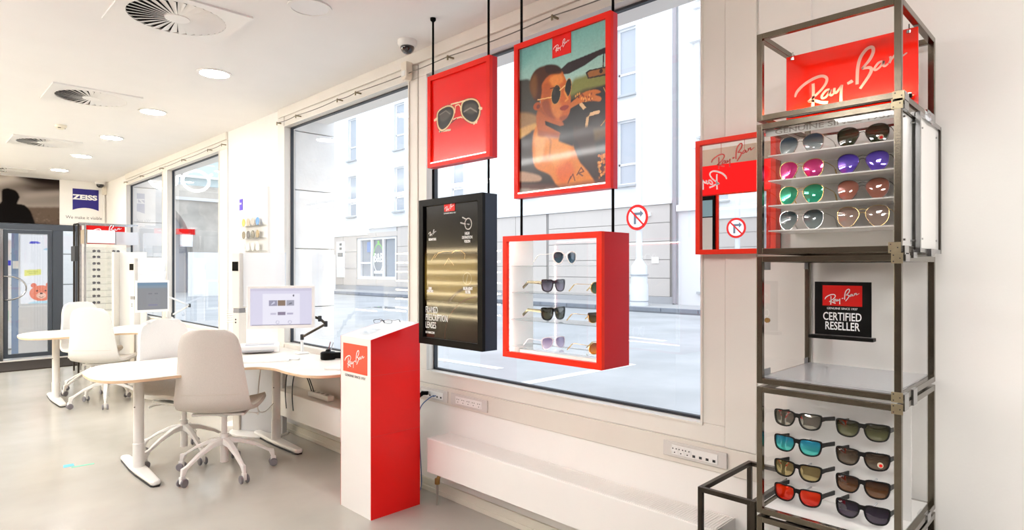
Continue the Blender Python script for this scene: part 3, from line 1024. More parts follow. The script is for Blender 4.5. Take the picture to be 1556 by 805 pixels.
# glasses in the hanging light box
LB = []
p = onX(868, 393, 2.08)
g = make_glasses('sunglasses', 'white-framed aviator sunglasses with blue-black lenses on the top glass shelf of the red box', 'aviator', mat('white_acetate', (0.88, 0.87, 0.85), .3), lens_mat('blueblack', '0c1c30', '1a4a60', metal=.3), fw=.005)
put(g, (2.07, 1.73, 1.4165 + .032), math.radians(-8))
g = make_glasses('sunglasses', 'dark tortoise cat-eye sunglasses with violet-grey lenses on the second shelf of the red box', 'way', mat('violet_tortoise', '33222c', .2, coat=.5, var=.5, vscale=90), lens_mat('violetgrey', '3c3848', '9d98ad', alpha=.6), fw=.005)
put(g, (2.075, 1.80, 1.2925 + .032), math.radians(-8))
g = make_glasses('sunglasses', 'black square sunglasses with green-grey lenses on the third shelf of the red box', 'way', mat('black_acetate', '0c0c0e', .15, coat=.8), lens_mat('greengrey', '23261c', '4a4a38'), fw=.006)
put(g, (2.075, 1.80, 1.1655 + .033), math.radians(-8))
g = make_glasses('sunglasses', 'pale clear-framed sunglasses with mauve lenses on the bottom shelf of the red box', 'mask', mat('clear_pink_frame', (0.80, 0.74, 0.80), .2), lens_mat('mauve', '8a7fa8', 'c9c0da', alpha=.5), fw=.003)
put(g, (2.075, 1.80, 1.0385 + .028), math.radians(-8))
g = make_glasses('sunglasses', 'round green-lensed sunglasses seen edge-on at the right end of the red box', 'round', GOLD, lens_mat('roundgreen', '1d3f24', '3f6b48'), fw=.0015, lw=.048, lh=.047)
put(g, (2.07, 1.535, 1.2925 + .028), math.radians(-8))
g = make_glasses('sunglasses', 'half-rim sunglasses with brown brows and olive lenses at the right end of the red box', 'way', GOLD, lens_mat('olive', '33290c', '6b5a1d'), fw=.0015, lw=.05, lh=.042, brow=TORT, thin=True)
put(g, (2.07, 1.545, 1.1655 + .030), math.radians(-8))
g = make_glasses('sunglasses', 'round amber-lensed sunglasses at the right end of the bottom shelf of the red box', 'round', GOLD, lens_mat('amber', '8a4c08', 'd18a20'), fw=.0015, lw=.052, lh=.048)
put(g, (2.07, 1.540, 1.0385 + .029), math.radians(-8))
g = make_glasses('eyeglasses', 'thin dark-framed eyeglasses under the acrylic cover on the red pedestal', 'mask', GUN, lens_mat('clear_lens', 'f2f4f6', alpha=.9), fw=.0012, lh=.022, lw=.05, cat='eyeglasses')
put(g, (2.06, 3.13, 1.12), math.radians(8), 0)
put(g, (2.02, 3.10, 1.085), math.radians(-60), 0)

# ================================================================== HANGING FRAMES ON RODS
RX = 2.10
def rod(y, segs, label):
    t = thing('hanging_rod', label, 'rod', (RX, y, 0), 0, 'thin black hanging rods')
    for z0, z1 in segs:
        MB().tube([(0, 0, z0), (0, 0, z1)], .006, 10).build('rod_length', BLACKM, t, smooth=True)
    MB().lathe([(.016, 0), (.016, -.012), (.007, -.022)], 16, (0, 0, ZC)).build('ceiling_cup', BLACKM, t, smooth=True)
rod(2.746 - .03, [(1.781, 1.954), (2.462, ZC)], 'thin black rod through the left edge of the small red frame, leftmost of four')
rod(2.248 + .012, [(1.781, 1.954), (2.462, ZC)], 'thin black rod at the right edge of the small red frame, second from the left')
rod(2.048 - .02, [(1.552, 1.738), (2.466, ZC)], 'thin black rod at the left edge of the big portrait frame, third from the left')
rod(1.485 + .012, [(1.552, 1.738), (2.466, ZC)], 'thin black rod at the right edge of the big portrait frame, rightmost of four')

def frame_box(name, label, cat, Xf, Xb, yl, yr, z0, z1, fw, fm_, sm_, inner=.015):
    """yl left edge (far), yr right edge (near) ; local x 0..L, y 0..D"""
    t = thing(name, label, cat, (Xf, yl, z0), R90)
    L = yl - yr; H = z1 - z0; Dp = Xb - Xf
    MB().ring([(0, 0), (L, 0), (L, H), (0, H)], [(fw, fw), (L - fw, fw), (L - fw, H - fw), (fw, H - fw)], 0, .02).build('front_frame', fm_, t)
    MB().ring([(0, 0), (L, 0), (L, H), (0, H)], [(.010, .010), (L - .010, .010), (L - .010, H - .010), (.010, H - .010)], .02, Dp).build('casing', sm_, t)
    return t, L, H, Dp

# small red frame with the aviator picture
t, L, H, Dp = frame_box('framed_picture', 'small red framed picture of black aviator sunglasses hanging on rods', 'picture', 2.065, 2.118, 2.722, 2.215, 1.958, 2.464, .027, mat('bright_red_frame', (0.76, 0.012, 0.003), .4, spec=.2), REDSIDE)
def loc1(px, py, Xp=2.08):
    _, y, z = onX(px, py, Xp)
    return (2.722 - y), z - 1.958
P = Paint(L - .054, H - .054, 300, 300, 'f01010')
P.grad('f2280c', 'ea0a0c', 0, .35)
def q8(x, y):       # crop coordinates (x, y) of the small frame -> print
    a, b = loc1(620 + x / 3.094, 60 + y / 3.094)
    return ((a - .027) / (L - .054), (b - .027) / (H - .054))
P.ell(.5, .52, .33, .17, 'c80707', 12, .6)
def lens(pts, rim=.012):
    Q = [q8(*p) for p in pts]
    cxx = sum(a for a, _ in Q) / len(Q); cyy = sum(b for _, b in Q) / len(Q)
    P.spline([(cxx + (a - cxx) * 1.10, cyy + (b - cyy) * 1.10) for a, b in Q], '6a1a10', 1)
    P.spline([(cxx + (a - cxx) * 1.06, cyy + (b - cyy) * 1.06) for a, b in Q], 'e2c79c', 0)
    P.spline([(cxx + (a - cxx) * .92, cyy + (b - cyy) * .92) for a, b in Q], '15100e', 0)
    P.spline([(cxx + (a - cxx) * .7 - .0, cyy + .02 + (b - cyy) * .45) for a, b in Q], '57504a', 4, .8)
P.line([q8(150, 432), q8(200, 425)], .012, 'd8c8a8')
P.line([q8(215, 375), q8(250, 365), q8(300, 378), q8(325, 392)], .008, 'e8d2b0')
P.line([q8(152, 438), q8(165, 425), q8(230, 372)], .006, '3a1a14')
lens([(140, 350), (160, 325), (195, 312), (217, 325), (216, 360), (190, 408), (160, 428), (142, 405)])
lens([(252, 320), (262, 292), (295, 280), (325, 288), (340, 320), (335, 362), (312, 392), (280, 382), (256, 355)])
P.line([q8(205, 305), q8(240, 296), q8(270, 288)], .009, 'f0dcb8')
P.line([q8(222, 345), q8(225, 312), q8(240, 306), q8(248, 315), q8(250, 335)], .007, 'ecd6b0')
P.line([q8(150, 355), q8(180, 335), q8(200, 350)], .006, '8f867c', 1, .8)
P.line([q8(265, 340), q8(295, 322), q8(325, 340)], .008, '9a9086', 1, .8)
P.line([q8(128, 380), q8(138, 372)], .016, 'e8d2b0')
P.line([q8(338, 322), q8(347, 325)], .016, 'e8d2b0')
P.line([q8(312, 396), q8(325, 385)], .012, 'e8d2b0')
P.build('print', vcol('gloss_print', .3, coat=.2, spec=.3), t, .027, .012, .027, 1.1)
MB().box(.027, .0, .021, L - .027, .012, .0275).build('light_strip', emis('strip_soft', (1.0, .93, .85), 1.6), t)  # thin emissive strip drawn as a white line along the bottom

# large red frame with the portrait
t, L, H, Dp = frame_box('framed_picture', 'large red framed poster of a bare-shouldered man in sunglasses in a car', 'picture', 2.065, 2.114, 2.045, 1.484, 1.733, 2.466, .026, mat('bright_red_frame', 'ffffff'), mat('rose_red_side', (0.64, 0.02, 0.045), .45))
iw, ih = L - .052, H - .052
def q2(x, y):       # crop (scale 2.515, origin 770,0)
    _, yy, z = onX(770 + x / 2.515, y / 2.515, 2.08)
    return ((2.045 - yy - .026) / iw, (z - 1.733 - .026) / ih)
P = Paint(iw, ih, 310, 410, '7fb3ad')
P.grad('c9dad0', '86bdb9', .45, 1.0)
P.poly([q2(0, 120), q2(200, 100), q2(60, 260), q2(0, 280)], '6fa5a4', 14, .6)
P.poly([q2(30, 310), q2(80, 302), q2(130, 325), q2(130, 560), q2(30, 560)], '4a4a44', 3)
P.spline([q2(30, 440), q2(70, 430), q2(110, 440), q2(135, 470), q2(60, 510), q2(30, 500)], 'a0825c', 4)
P.poly([q2(30, 500), q2(110, 470), q2(150, 500), q2(90, 530), q2(30, 550)], 'cfa868', 3)
P.poly([q2(30, 545), q2(110, 495), q2(150, 520), q2(150, 720), q2(30, 720)], '2c1a0e', 3)
P.poly([q2(235, 345), q2(260, 300), q2(320, 282), q2(400, 262), q2(400, 350), q2(240, 420)], '8d8f52', 5)
P.poly([q2(240, 370), q2(300, 340), q2(400, 322), q2(400, 345), q2(240, 420)], '5a5428', 4)
P.poly([q2(205, 268), q2(235, 240), q2(300, 214), q2(400, 172), q2(400, 216), q2(375, 205), q2(350, 215), q2(300, 250), q2(240, 282), q2(215, 285)], '33202a', 1)
P.line([q2(372, 200), q2(370, 262)], .006, '201418')
P.poly([q2(303, 278), q2(316, 268), q2(400, 250), q2(400, 285), q2(312, 302)], '2a1a12', 0)
P.poly([q2(310, 280), q2(320, 272), q2(400, 256), q2(400, 278), q2(316, 296)], 'a4703c', 1)
P.ell(*q2(362, 272), .018, .018, '2a160c')
P.poly([q2(225, 392), q2(270, 372), q2(330, 340), q2(400, 318), q2(400, 720), q2(300, 720), q2(225, 540)], '1b0c0c', 2)
P.poly([q2(240, 530), q2(320, 495), q2(400, 480), q2(400, 520), q2(320, 545), q2(250, 565)], '7a6438', 6, .7)
P.poly([q2(300, 600), q2(400, 590), q2(400, 720), q2(320, 700)], '3c1a1e', 5)
for i in range(60):
    x = random.uniform(350, 392); y = random.uniform(590, 680)
    P.ell(*q2(x, y), .012, .012, random.choice(['d88a3a', '8a3a18', 'f0b060', '5a1f12']), 0, .8)
P.line([q2(a, b) for a, b in ((372, 335), (388, 370), (392, 410), (385, 450), (362, 480))], .004, 'c09a60', 0)
P.line([q2(285, 398), q2(308, 425)], .016, 'd8b890'); P.line([q2(318, 438), q2(352, 428)], .015, 'e0c098'); P.line([q2(312, 440), q2(304, 498)], .014, 'd8b890')
P.ell(*q2(306, 430), .04, .04, '1a1014', 1)
P.spline([q2(232, 410), q2(262, 380), q2(300, 352), q2(340, 342), q2(362, 352), q2(340, 362), q2(362, 372), q2(358, 388), q2(330, 386), q2(290, 392), q2(250, 412), q2(236, 425)], 'c87830', 1)
for i in range(24):
    P.ell(*q2(random.uniform(265, 335), random.uniform(358, 386)), .008, .012, random.choice(['6a2c10', 'eaa85a', '8a4014']), 0, .8)
# torso
P.poly([q2(95, 500), q2(330, 480), q2(360, 720), q2(90, 720)], '3a2014', 4)
P.spline([q2(104, 510), q2(125, 470), q2(160, 470), q2(205, 500), q2(240, 520), q2(262, 570), q2(282, 620), q2(315, 660), q2(335, 715), q2(210, 718), q2(165, 668), q2(112, 640), q2(100, 580)], 'd88c3c', 2)
P.spline([q2(150, 520), q2(200, 510), q2(240, 545), q2(245, 600), q2(200, 640), q2(160, 600)], 'e8a860', 7, .8)
P.spline([q2(108, 530), q2(130, 500), q2(150, 520), q2(140, 600), q2(115, 620)], 'eab878', 5, .8)
P.spline([q2(190, 640), q2(235, 610), q2(262, 650), q2(240, 690), q2(205, 700)], 'd84820', 8, .4)
P.line([q2(150, 500), q2(170, 540), q2(165, 600)], .008, '8a4818', 3, .6)
P.spline([q2(250, 520), q2(262, 570), q2(285, 620), q2(300, 612), q2(270, 540)], '2a1410', 2)
# neck, choker
P.poly([q2(200, 440), q2(256, 430), q2(256, 560), q2(200, 540)], '1b0c0c', 2)
P.poly([q2(118, 400), q2(205, 430), q2(214, 480), q2(200, 530), q2(120, 520)], 'a85c24', 3)
P.spline([q2(118, 430), q2(150, 440), q2(212, 462), q2(215, 500), q2(170, 505), q2(120, 490)], 'b86828', 2)
P.poly([q2(148, 462), q2(205, 482), q2(235, 475), q2(240, 500), q2(215, 512), q2(195, 502), q2(150, 478)], '1c1210', 1)
# head
P.spline([q2(128, 318), q2(160, 280), q2(205, 268), q2(222, 290), q2(236, 330), q2(246, 372), q2(244, 420), q2(232, 448), q2(208, 464), q2(172, 456), q2(148, 436), q2(132, 400)], 'c8702c', 1)
P.spline([q2(165, 300), q2(205, 280), q2(218, 310), q2(180, 330)], 'e8a058', 4, .8)
P.spline([q2(170, 395), q2(200, 385), q2(215, 420), q2(200, 450), q2(175, 440)], 'dc9450', 5, .7)
P.spline([q2(140, 330), q2(165, 318), q2(172, 360), q2(150, 385)], 'b0602a', 4, .7)
P.spline([q2(205, 448), q2(235, 440), q2(230, 455), q2(210, 462)], '8a4418', 2, .6)
P.spline([q2(135, 395), q2(160, 380), q2(175, 430), q2(190, 458), q2(150, 440)], '8a4418', 4, .8)
P.spline([q2(92, 345), q2(92, 305), q2(112, 268), q2(150, 250), q2(190, 250), q2(212, 268), q2(205, 282), q2(165, 288), q2(138, 320), q2(136, 350), q2(128, 385), q2(108, 382)], '5a3014', 2)
P.spline([q2(150, 252), q2(190, 250), q2(212, 268), q2(190, 276), q2(155, 280)], '38140c', 2, .9)
P.spline([q2(92, 345), q2(94, 305), q2(112, 285), q2(118, 330), q2(110, 375)], 'a87840', 6, .45)
P.ell(*q2(118, 406), .048, .036, 'b05a20', 1); P.ell(*q2(122, 408), .022, .02, '7a3410', 1)
P.ell(*q2(190, 362), .058, .088, 'c89858', 0, rot=-.15); P.ell(*q2(190, 362), .051, .081, '0c0a09', 0, rot=-.15); P.ell(*q2(183, 350), .018, .035, '4a4640', 3, .7)
P.ell(*q2(236, 336), .040, .082, 'c89858', 0, rot=-.15); P.ell(*q2(236, 336), .034, .076, '0c0a09', 0, rot=-.15)
P.line([q2(120, 382), q2(172, 372)], .005, 'e8c080'); P.line([q2(205, 345), q2(224, 328)], .006, 'e8c080'); P.line([q2(168, 340), q2(200, 330)], .005, '5a2a10')
P.line([q2(222, 350), q2(236, 378), q2(226, 386)], .008, 'e0984c', 1)
P.spline([q2(205, 412), q2(225, 402), q2(240, 406), q2(228, 420), q2(210, 422)], '9a3818', 1)
for st in ([(240, 690), (255, 665), (262, 690)], [(270, 668), (286, 640), (296, 655), (276, 662), (292, 672)], [(236, 700), (246, 675)]):
    P.line([q2(*p) for p in st], .006, '5a2c14', 0, .8)
P.spline([q2(30, 655), q2(120, 668), q2(132, 690), q2(80, 695), q2(30, 690)], 'c8a890', 3, .8)
P.poly([q2(30, 700), q2(200, 705), q2(400, 680), q2(400, 740), q2(30, 760)], '6a4038', 4, .7)
P.build('print', vcol('gloss_print', .3, coat=.2, spec=.3), t, .026, .012, .026, 1.25, .035)
a = q2(177, 135); b_ = q2(248, 195)
lx0, lx1 = .026 + a[0] * iw, .026 + b_[0] * iw
lp = MB().box(lx0, .0095, H - .026 - .092, lx1, .0118, H - .026).build('logo_plate', REDP, t)
logo(lp, LETW, (lx1 - lx0) * .86, (lx0 + lx1) / 2, H - .072, .0088)
MB().box(.026, .0, .020, L - .026, .012, .0265).build('light_strip', emis('strip_soft', (1, 1, 1), 1.6), t)  # emissive white line along the lower inner edge

# black framed poster
t, L, H, Dp = frame_box('framed_poster', 'black box-framed poster headed Ray-Ban reading FRAMED PRESCRIPTION LENSES', 'poster', 2.049, 2.151, 2.779, 2.251, .984, 1.781, .036, BLACK, NAVYB)
iw, ih = L - .072, H - .072
def q3(x, y, s=5.75, ox=640, oy=280):
    _, yy, z = onX(ox + x / s, oy + y / s, 2.064)
    return ((2.779 - yy - .036) / iw, (z - .984 - .036) / ih)
q3b = lambda x, y: q3(x, y, 5.364, 630, 400)
P = Paint(iw, ih, 200, 300, '0b0a0a')
P.grad('140705', '080708', 0, .5)
P.poly([(0, .62), (1, .60), (1, .66), (0, .68)], '3a1c12', 12)
P.poly([(0, .30), (1, .30), (1, .60), (0, .62)], '7d6a34', 14)
P.ell(1.02, .04, .75, .60, '3a241e', 2, .9, ring=.045); P.ell(1.04, .02, .66, .50, '5a3a30', 1, .9, ring=.03); P.ell(1.05, -.02, .52, .38, '2a1410', 3)
# thin outline of a frame in the middle
for st in ([(120, 640), (150, 600), (200, 585), (300, 582), (350, 580), (385, 610), (380, 650)], [(205, 705), (240, 645), (285, 705)], [(270, 600), (300, 580), (360, 580)], [(90, 665), (125, 610)]):
    P.line([q3(*p) for p in st], .004, 'caa870', 0, .8)
c = q3(412, 345)
P.ell(*c, .062, .068, 'c8c4c0', 0, 1, ring=.16); P.line([(c[0] - .13, c[1] + .012), (c[0] - .05, c[1] + .0)], .007, 'c8c4c0'); P.line([(c[0] - .10, c[1] + .05), (c[0] - .04, c[1] + .035)], .006, 'c8c4c0'); P.line([(c[0] - .02, c[1]), (c[0] + .02, c[1] - .005)], .006, 'a8a4a0')
c = q3b(430, 125)
P.ell(*c, .075, .070, '9a8f70', 0, .8, ring=.10); P.line([(c[0] - .02, c[1] - .03), (c[0] + .01, c[1] + .03)], .004, '9a8f70')
P.build('print', vcol('brushed_print', .2, coat=.7, spec=.25), t, .036, .014, .036, 1.15)
def u3(q): return .036 + q[0] * iw, .036 + q[1] * ih
x0, z0 = u3(q3(205, 240)); x1, z1 = u3(q3(298, 150))
lp = MB().box(x0, .0115, z0, x1, .0138, H - .036).build('logo_plate', REDP, t)
logo(lp, LETW, (x1 - x0) * .88, (x0 + x1) / 2, (z0 + H - .036) / 2, .0108)
text('GENUINE SINCE 1937', .0105, LETW, t, ((x0 + x1) / 2, .0135, z0 - .013), 'CENTER')
x, z = u3(q3(100, 425)); logo(t, LETW, .070, x, z, .0135)
x, z = u3(q3(100, 490)); text('SIGNATURE', .018, LETW, t, (x, .0135, z), 'CENTER', sx=.7, bold=.0006)
x, z = u3(q3(408, 440)); text('HIGH\nDEFINITION\nVISION', .0215, LETW, t, (x - .004, .0135, z), 'CENTER', sx=.70, bold=.0003, line=.95)
x, z = u3(q3b(128, 212)); text('LENS\nCOATING', .0185, LETW, t, (x, .0135, z), 'CENTER', sx=.66, bold=.0006, line=.85)
x, z = u3(q3b(440, 216)); text('BLUE-LIGHT\nFILTER', .0205, LETW, t, (x - .004, .0135, z), 'CENTER', sx=.66, bold=.0008, line=.9)
x, z = u3(q3b(78, 398)); text('FRAMED\nPRESCRIPTION\nLENSES', .050, LETW, t, (max(x, .044), .0135, z), 'LEFT', sx=.56, bold=.0002, line=.84, sp=1.06)
x, z = u3(q3b(78, 565)); text('RAY-BAN.COM', .017, LETW, t, (max(x, .044), .0135, z), 'LEFT', sx=.7, bold=.0004)

# red light box with glass shelves
t, L, H, Dp = frame_box('display_box', 'lit red box cabinet with glass shelves of sunglasses hanging in the window', 'display box', 2.002, 2.198, 2.057, 1.483, .987, 1.552, .026, ORED, REDSIDE)
LIN = mat('white_box_lining', (0.86, 0.84, 0.81), .4)
MB().ring([(.0101, .0101), (L - .0101, .0101), (L - .0101, H - .0101), (.0101, H - .0101)], [(.014, .014), (L - .014, .014), (L - .014, H - .014), (.014, H - .014)], .0201, Dp).build('lining', LIN, t)
for z in (.036, .052):
    MB().box(.02, .03 + (z - .036) * 4, .0142, L - .02, .05 + (z - .036) * 4, z * .5).build('bottom_rail', LIN, t)
for i, z in enumerate((1.0355, 1.1625, 1.2895, 1.4135)):
    MB().box(.015, .030, z - .987 - .004, L - .015, .19, z - .987).build('shelf', SHELFG, t, bevel=.0005)
MB().add([(.014, .192, .014), (L - .014, .192, .014), (L - .014, .192, H - .014), (.014, .192, H - .014)], [(0, 1, 2, 3)]).build('back_pane', ACRYL, t)
for z in (.0142, H - .0202):
    MB().box(.03, .022, z, L - .03, .030, z + .006).build('light_strip', emis('box_strip', (1.0, .90, .80), 9.0), t)
MB().box(.0142, .022, .03, .0202, .030, H - .03).build('light_strip', emis('box_strip', (1, 1, 1), 9.0), t)
# ================================================================== DISPLAY TOWER BY THE WALL
TX0, TX1, TY0, TY1 = 1.90, 2.33, .414, .807        # front x, back x, near y, far y
def cube_frame(label, z0, z1, x0=TX0, x1=TX1, y0=TY0, y1=TY1, m=STEEL, r=.0175, name='cube_frame', group='steel display cubes of the tower'):
    t = thing(name, label, 'display cube', (x0, y1, z0), R90, group)
    L, Dp, H = y1 - y0, x1 - x0, z1 - z0
    h = r / 2
    for x in (h, L - h):
        for y in (h, Dp - h):
            MB().bar((x, y, 0), (x, y, H), r).build('post', m, t, bevel=.0012)
    for z in (h, H - h):
        for y in (h, Dp - h):
            MB().bar((r, y, z), (L - r, y, z), r).build('rail', m, t, bevel=.0012)
        for x in (h, L - h):
            MB().bar((x, r, z), (x, Dp - r, z), r).build('rail', m, t, bevel=.0012)
    return t, L, Dp, H
def panes(t, L, Dp, H, which='lrf', m=ACRYL, e=.010):
    if 'l' in which: MB().add([(e, .018, .018), (e, Dp - .018, .018), (e, Dp - .018, H - .018), (e, .018, H - .018)], [(0, 1, 2, 3)]).build('side_pane', m, t)
    if 'r' in which: MB().add([(L - e, .018, .018), (L - e, Dp - .018, .018), (L - e, Dp - .018, H - .018), (L - e, .018, H - .018)], [(0, 1, 2, 3)]).build('side_pane', m, t)
    if 'f' in which: MB().add([(.018, e, .018), (L - .018, e, .018), (L - .018, e, H - .018), (.018, e, H - .018)], [(0, 1, 2, 3)]).build('front_pane', m, t)
def bracket(t, x, z, s=.028, y=-.0015):
    b = MB().box(x - s / 2, y, z - s / 2, x + s / 2, y + .0015, z + s / 2).build('corner_plate', mat('brass_steel_plate', (0.42, 0.36, 0.24), .3, metal=1, var=.1, vscale=30), t, bevel=.0008)
    for dx, dz in ((-.3, .3), (-.3, -.3), (.25, 0)):
        MB().tube([(x + dx * s, y - .0008, z + dz * s), (x + dx * s, y + .001, z + dz * s)], .0018, 8).build('screw', DARKP, b)
def clamp(t, L, z, y0, s=1):
    MB().box(L - .006, y0, z - .012, L + .004, y0 + .045, z + .012).build('joining_clip', CHROME, t, bevel=.001)

# 1 header frame
t, L, Dp, H = cube_frame('topmost open steel frame of the tower around the red Ray-Ban panel', 1.862, 2.135)
bracket(t, L - .006, .004)
clamp(t, L, .01, .02); clamp(t, L, .01, .30)
hp_ = thing('sign_panel', 'large translucent red Ray-Ban panel standing in the topmost tower frame', 'sign', (2.115, .797, 1.882), R90)
RT = bpy.data.materials.new('red_acrylic'); RT.use_nodes = True
_b = RT.node_tree.nodes['Principled BSDF']
_b.inputs['Base Color'].default_value = (0.76, 0.009, 0.001, 1); _b.inputs['Roughness'].default_value = .12; _b.inputs['Coat Weight'].default_value = .5
MB().box(0, 0, 0, .379, .006, .232).build('panel', RT, hp_, bevel=.001)
logo(hp_, PINKW, .322, .190, .120, -.0008)
MB().box(.012, -.022, .022, .367, -.012, .034).build('light_channel', BLACK, hp_)
MB().box(.014, -.0215, .0342, .365, -.0125, .0352).build('light_strip', emis('amber_strip', (1.0, .62, .30), 55.0), hp_)
for x in (.02, .355):
    MB().tube([(x, .003, .225), (x, .003, .246)], .002, 6).build('hook', CHROME, hp_)
    MB().lathe([(.006, 0), (.006, .008)], 12, (x, .0, .218)).build('clip', CHROME, hp_)
# 2 glasses cube
t, L, Dp, H = cube_frame('second tower cube, with white shelves of mirrored aviator sunglasses', 1.445, 1.852)
panes(t, L, Dp, H, 'lf')
WACR = mat('white_acrylic', (0.84, 0.83, 0.81), .25, coat=.4)
MB().box(.018, .232, .018, L - .018, .238, H - .018).build('back_panel', WACR, t)
MB().box(L - .012, .019, .019, L - .008, Dp - .02, H - .019).build('white_side', WACR, t)
for i, z in enumerate((1.758, 1.679, 1.600, 1.521)):
    MB().box(.020, .040, z - 1.445 - .004, L - .020, .23, z - 1.445).build('shelf', WACR, t, bevel=.0008)
MB().box(.02, .022, H - .038, L - .02, .026, H - .0185).build('header_strip', mat('board_white', (0.66, 0.65, 0.63), .5), t)
text('GENUINE SINCE 1937', .021, mat('grey_print', '9a948e', .5), t, (L * .53, .021, H - .034), 'CENTER', sx=1.6, bold=.0003)
bracket(t, L - .010, H - .006); bracket(t, L - .016, .012, .03); clamp(t, L, H - .006, .02); clamp(t, L, .006, .02); clamp(t, L, .006, .33); clamp(t, L, -.003, .12)
for z in (.035, H - .035):
    for y in (.04, .14, .30, .39):
        MB().tube([(L - .0135, y, z), (L + .001, y, z)], .003, 8).build('rivet', CHROME, t)
# its rear frame, a little proud on the near side
t = thing('side_frame', 'narrow steel frame with white panel standing at the back of the second tower cube', 'display frame', (2.052, .4125, 1.447), R90)
SL, SH = .290, .403      # local y runs to the wall
for y in (.006, SL - .006):
    MB().bar((.006, y, 0), (.006, y, SH), .012).build('post', CHROME if y < .1 else STEELD, t)
for z in (.006, SH - .006):
    MB().bar((.006, .012, z), (.006, SL - .012, z), .012).build('rail', CHROME, t)
MB().box(.004, .012, .012, .006, SL - .012, SH - .012).build('white_panel', WACR, t)
for z in (.04, SH - .04):
    for y in (.05, SL - .05):
        MB().tube([(.006, y, z), (.009, y, z)], .003, 8).build('rivet', CHROME, t)
MB().box(.010, .10, SH - .012, .020, .15, SH + .012).build('joining_clip', CHROME, t); MB().box(.010, .10, -.010, .020, .15, .012).build('joining_clip', CHROME, t)
# 3 clear cube
t, L, Dp, H = cube_frame('third tower cube, clear and holding the CERTIFIED RESELLER plaque', 1.040, 1.438)
panes(t, L, Dp, H, 'lrf')
MB().box(.018, .018, .018, L - .018, Dp - .018, .023).build('base_pane', MILKY, t)
for z in (.028, H - .028):
    MB().box(.0105, .03, z - .014, .0135, .075, z + .014).build('hinge_plate', GREYP, t)
    MB().box(.0105, Dp - .05, z - .012, .0135, Dp - .02, z + .012).build('hinge_plate', GREYP, t)
MB().tube([(.030, .006, H * .50), (.030, .013, H * .50)], .008, 14).build('lock', BRASS, t, smooth=True)
bracket(t, L - .010, H - .010); bracket(t, L - .010, .012)
clamp(t, L, H - .006, .03); clamp(t, L, .006, .12); clamp(t, L, .006, .02)
pl = thing('reseller_plaque', 'black plaque with red Ray-Ban logo reading CERTIFIED RESELLER', 'plaque', (2.20, .735, 1.178), R90)
MB().box(0, 0, 0, .172, .006, .178).build('plate', BLACKM, pl, bevel=.001)
q = MB().box(.026, -.0012, .098, .146, 0, .166).build('logo_plate', REDP, pl)
logo(q, LETW, .104, .086, .128, -.002)
text('GENUINE SINCE 1937', .0098, LETW, pl, (.086, -.0008, .086), 'CENTER', sx=1.0)
text('CERTIFIED\nRESELLER', .0375, LETW, pl, (.086, -.0008, .050), 'CENTER', sx=.68, bold=.0004, line=.84)
MB().box(-.012, -.026, -.012, .184, .008, -.001).build('ledge', BLACK, pl, bevel=.001)
# 4 lower glasses cube
t, L, Dp, H = cube_frame('fourth tower cube, showing eight black-framed sunglasses on a white back', .634, 1.030)
panes(t, L, Dp, H, 'lr')
MB().box(.019, .20, .02, L - .019, .205, H - .019).build('back_panel', WACR, t)
MB().box(.018, .018, .012, L - .018, Dp - .018, .018).build('base_panel', WACR, t)
bracket(t, L - .010, H - .010)
clamp(t, L, H - .006, .12); clamp(t, L, .006, .3); clamp(t, L, H - .006, .02)
LH = [(.926, .846, .767, .690), (.927, .844, .763, .689)]
for c, yc in enumerate((.712, .522)):
    for z in LH[c]:
        MB().tube([(.807 - yc, .095, z - .634 - .004), (.807 - yc, .20, z - .634 - .004)], .0025, 8).build('clear_peg', MILKY, t)
# 5 bottom cube
t, L, Dp, H = cube_frame('lowest steel tower cube with dark drawer front, mostly below view', .0, .624)
MB().box(.06, .03, .10, L - .02, Dp - .03, .60).build('dark_box', BLACK, t)
# low open frame on the left of the tower
t, L, Dp, H = cube_frame('low open blackened steel frame standing left of the tower before the radiator', 0.0, .664, TX0, 2.30, .812, 1.008, m=STEELD, r=.016, name='open_frame', group=None)

# aviators in the second cube: (column, row) colours
defs = [
    (0, 0, 'sunglasses', 'silver aviators with blue-grey fading lenses, left on the top tower shelf', SILV, lens_mat('bluegrad', '20405c', 'b9c6c8', alpha=.55), None, 0),
    (1, 0, 'sunglasses', 'dark aviators with green lenses and a round sticker, right on the top tower shelf', GUN, lens_mat('g15', '1c2412', '2c3418'), True, 0),
    (0, 1, 'sunglasses', 'gold aviators with hot pink mirrored lenses, second tower shelf', GOLD, lens_mat('pinkmirror', 'd81a7a', 'e8409c', metal=.45), None, 0),
    (1, 1, 'sunglasses', 'aviators with violet mirrored lenses, second tower shelf', GUN, lens_mat('violetmirror', '4a2cb8', '7a5ae0', metal=.45), None, 0),
    (0, 2, 'sunglasses', 'gold aviators with green-turquoise mirrored lenses, third tower shelf', GOLD, lens_mat('greenmirror', '0c9a6c', '28c8a0', metal=.5), None, 0),
    (1, 2, 'sunglasses', 'dark aviators with copper brown lenses, third tower shelf', GUN, lens_mat('copper', '8a4a38', 'a86a58', metal=.15), None, 0),
    (0, 3, 'sunglasses', 'silver aviators with dark teal fading lenses, left on the lowest tower shelf', SILV, lens_mat('tealgrad', '16343e', '9aa8a8', alpha=.45), None, 0),
    (1, 3, 'sunglasses', 'gold aviators with light taupe lenses, right on the lowest tower shelf', GOLD, lens_mat('taupe', '8a7468', 'a89488', metal=.1), None, 0),
]
ZS = (1.758, 1.679, 1.600, 1.521)
for c, r, nm, lab, fm_, lm, st, _ in defs:
    g = make_glasses(nm, lab, 'aviator', fm_, lm, fw=.0016 if c == 0 else .0012, lw=.060, lh=.060, gap=.014, sticker=st, tl=.12)
    y = .712 if c == 0 else .534
    put(g, (2.005 + (.0 if c == 0 else -.01), y, ZS[r] + .0325), R90 + (-.08 if c == 0 else .04), math.radians(-6))
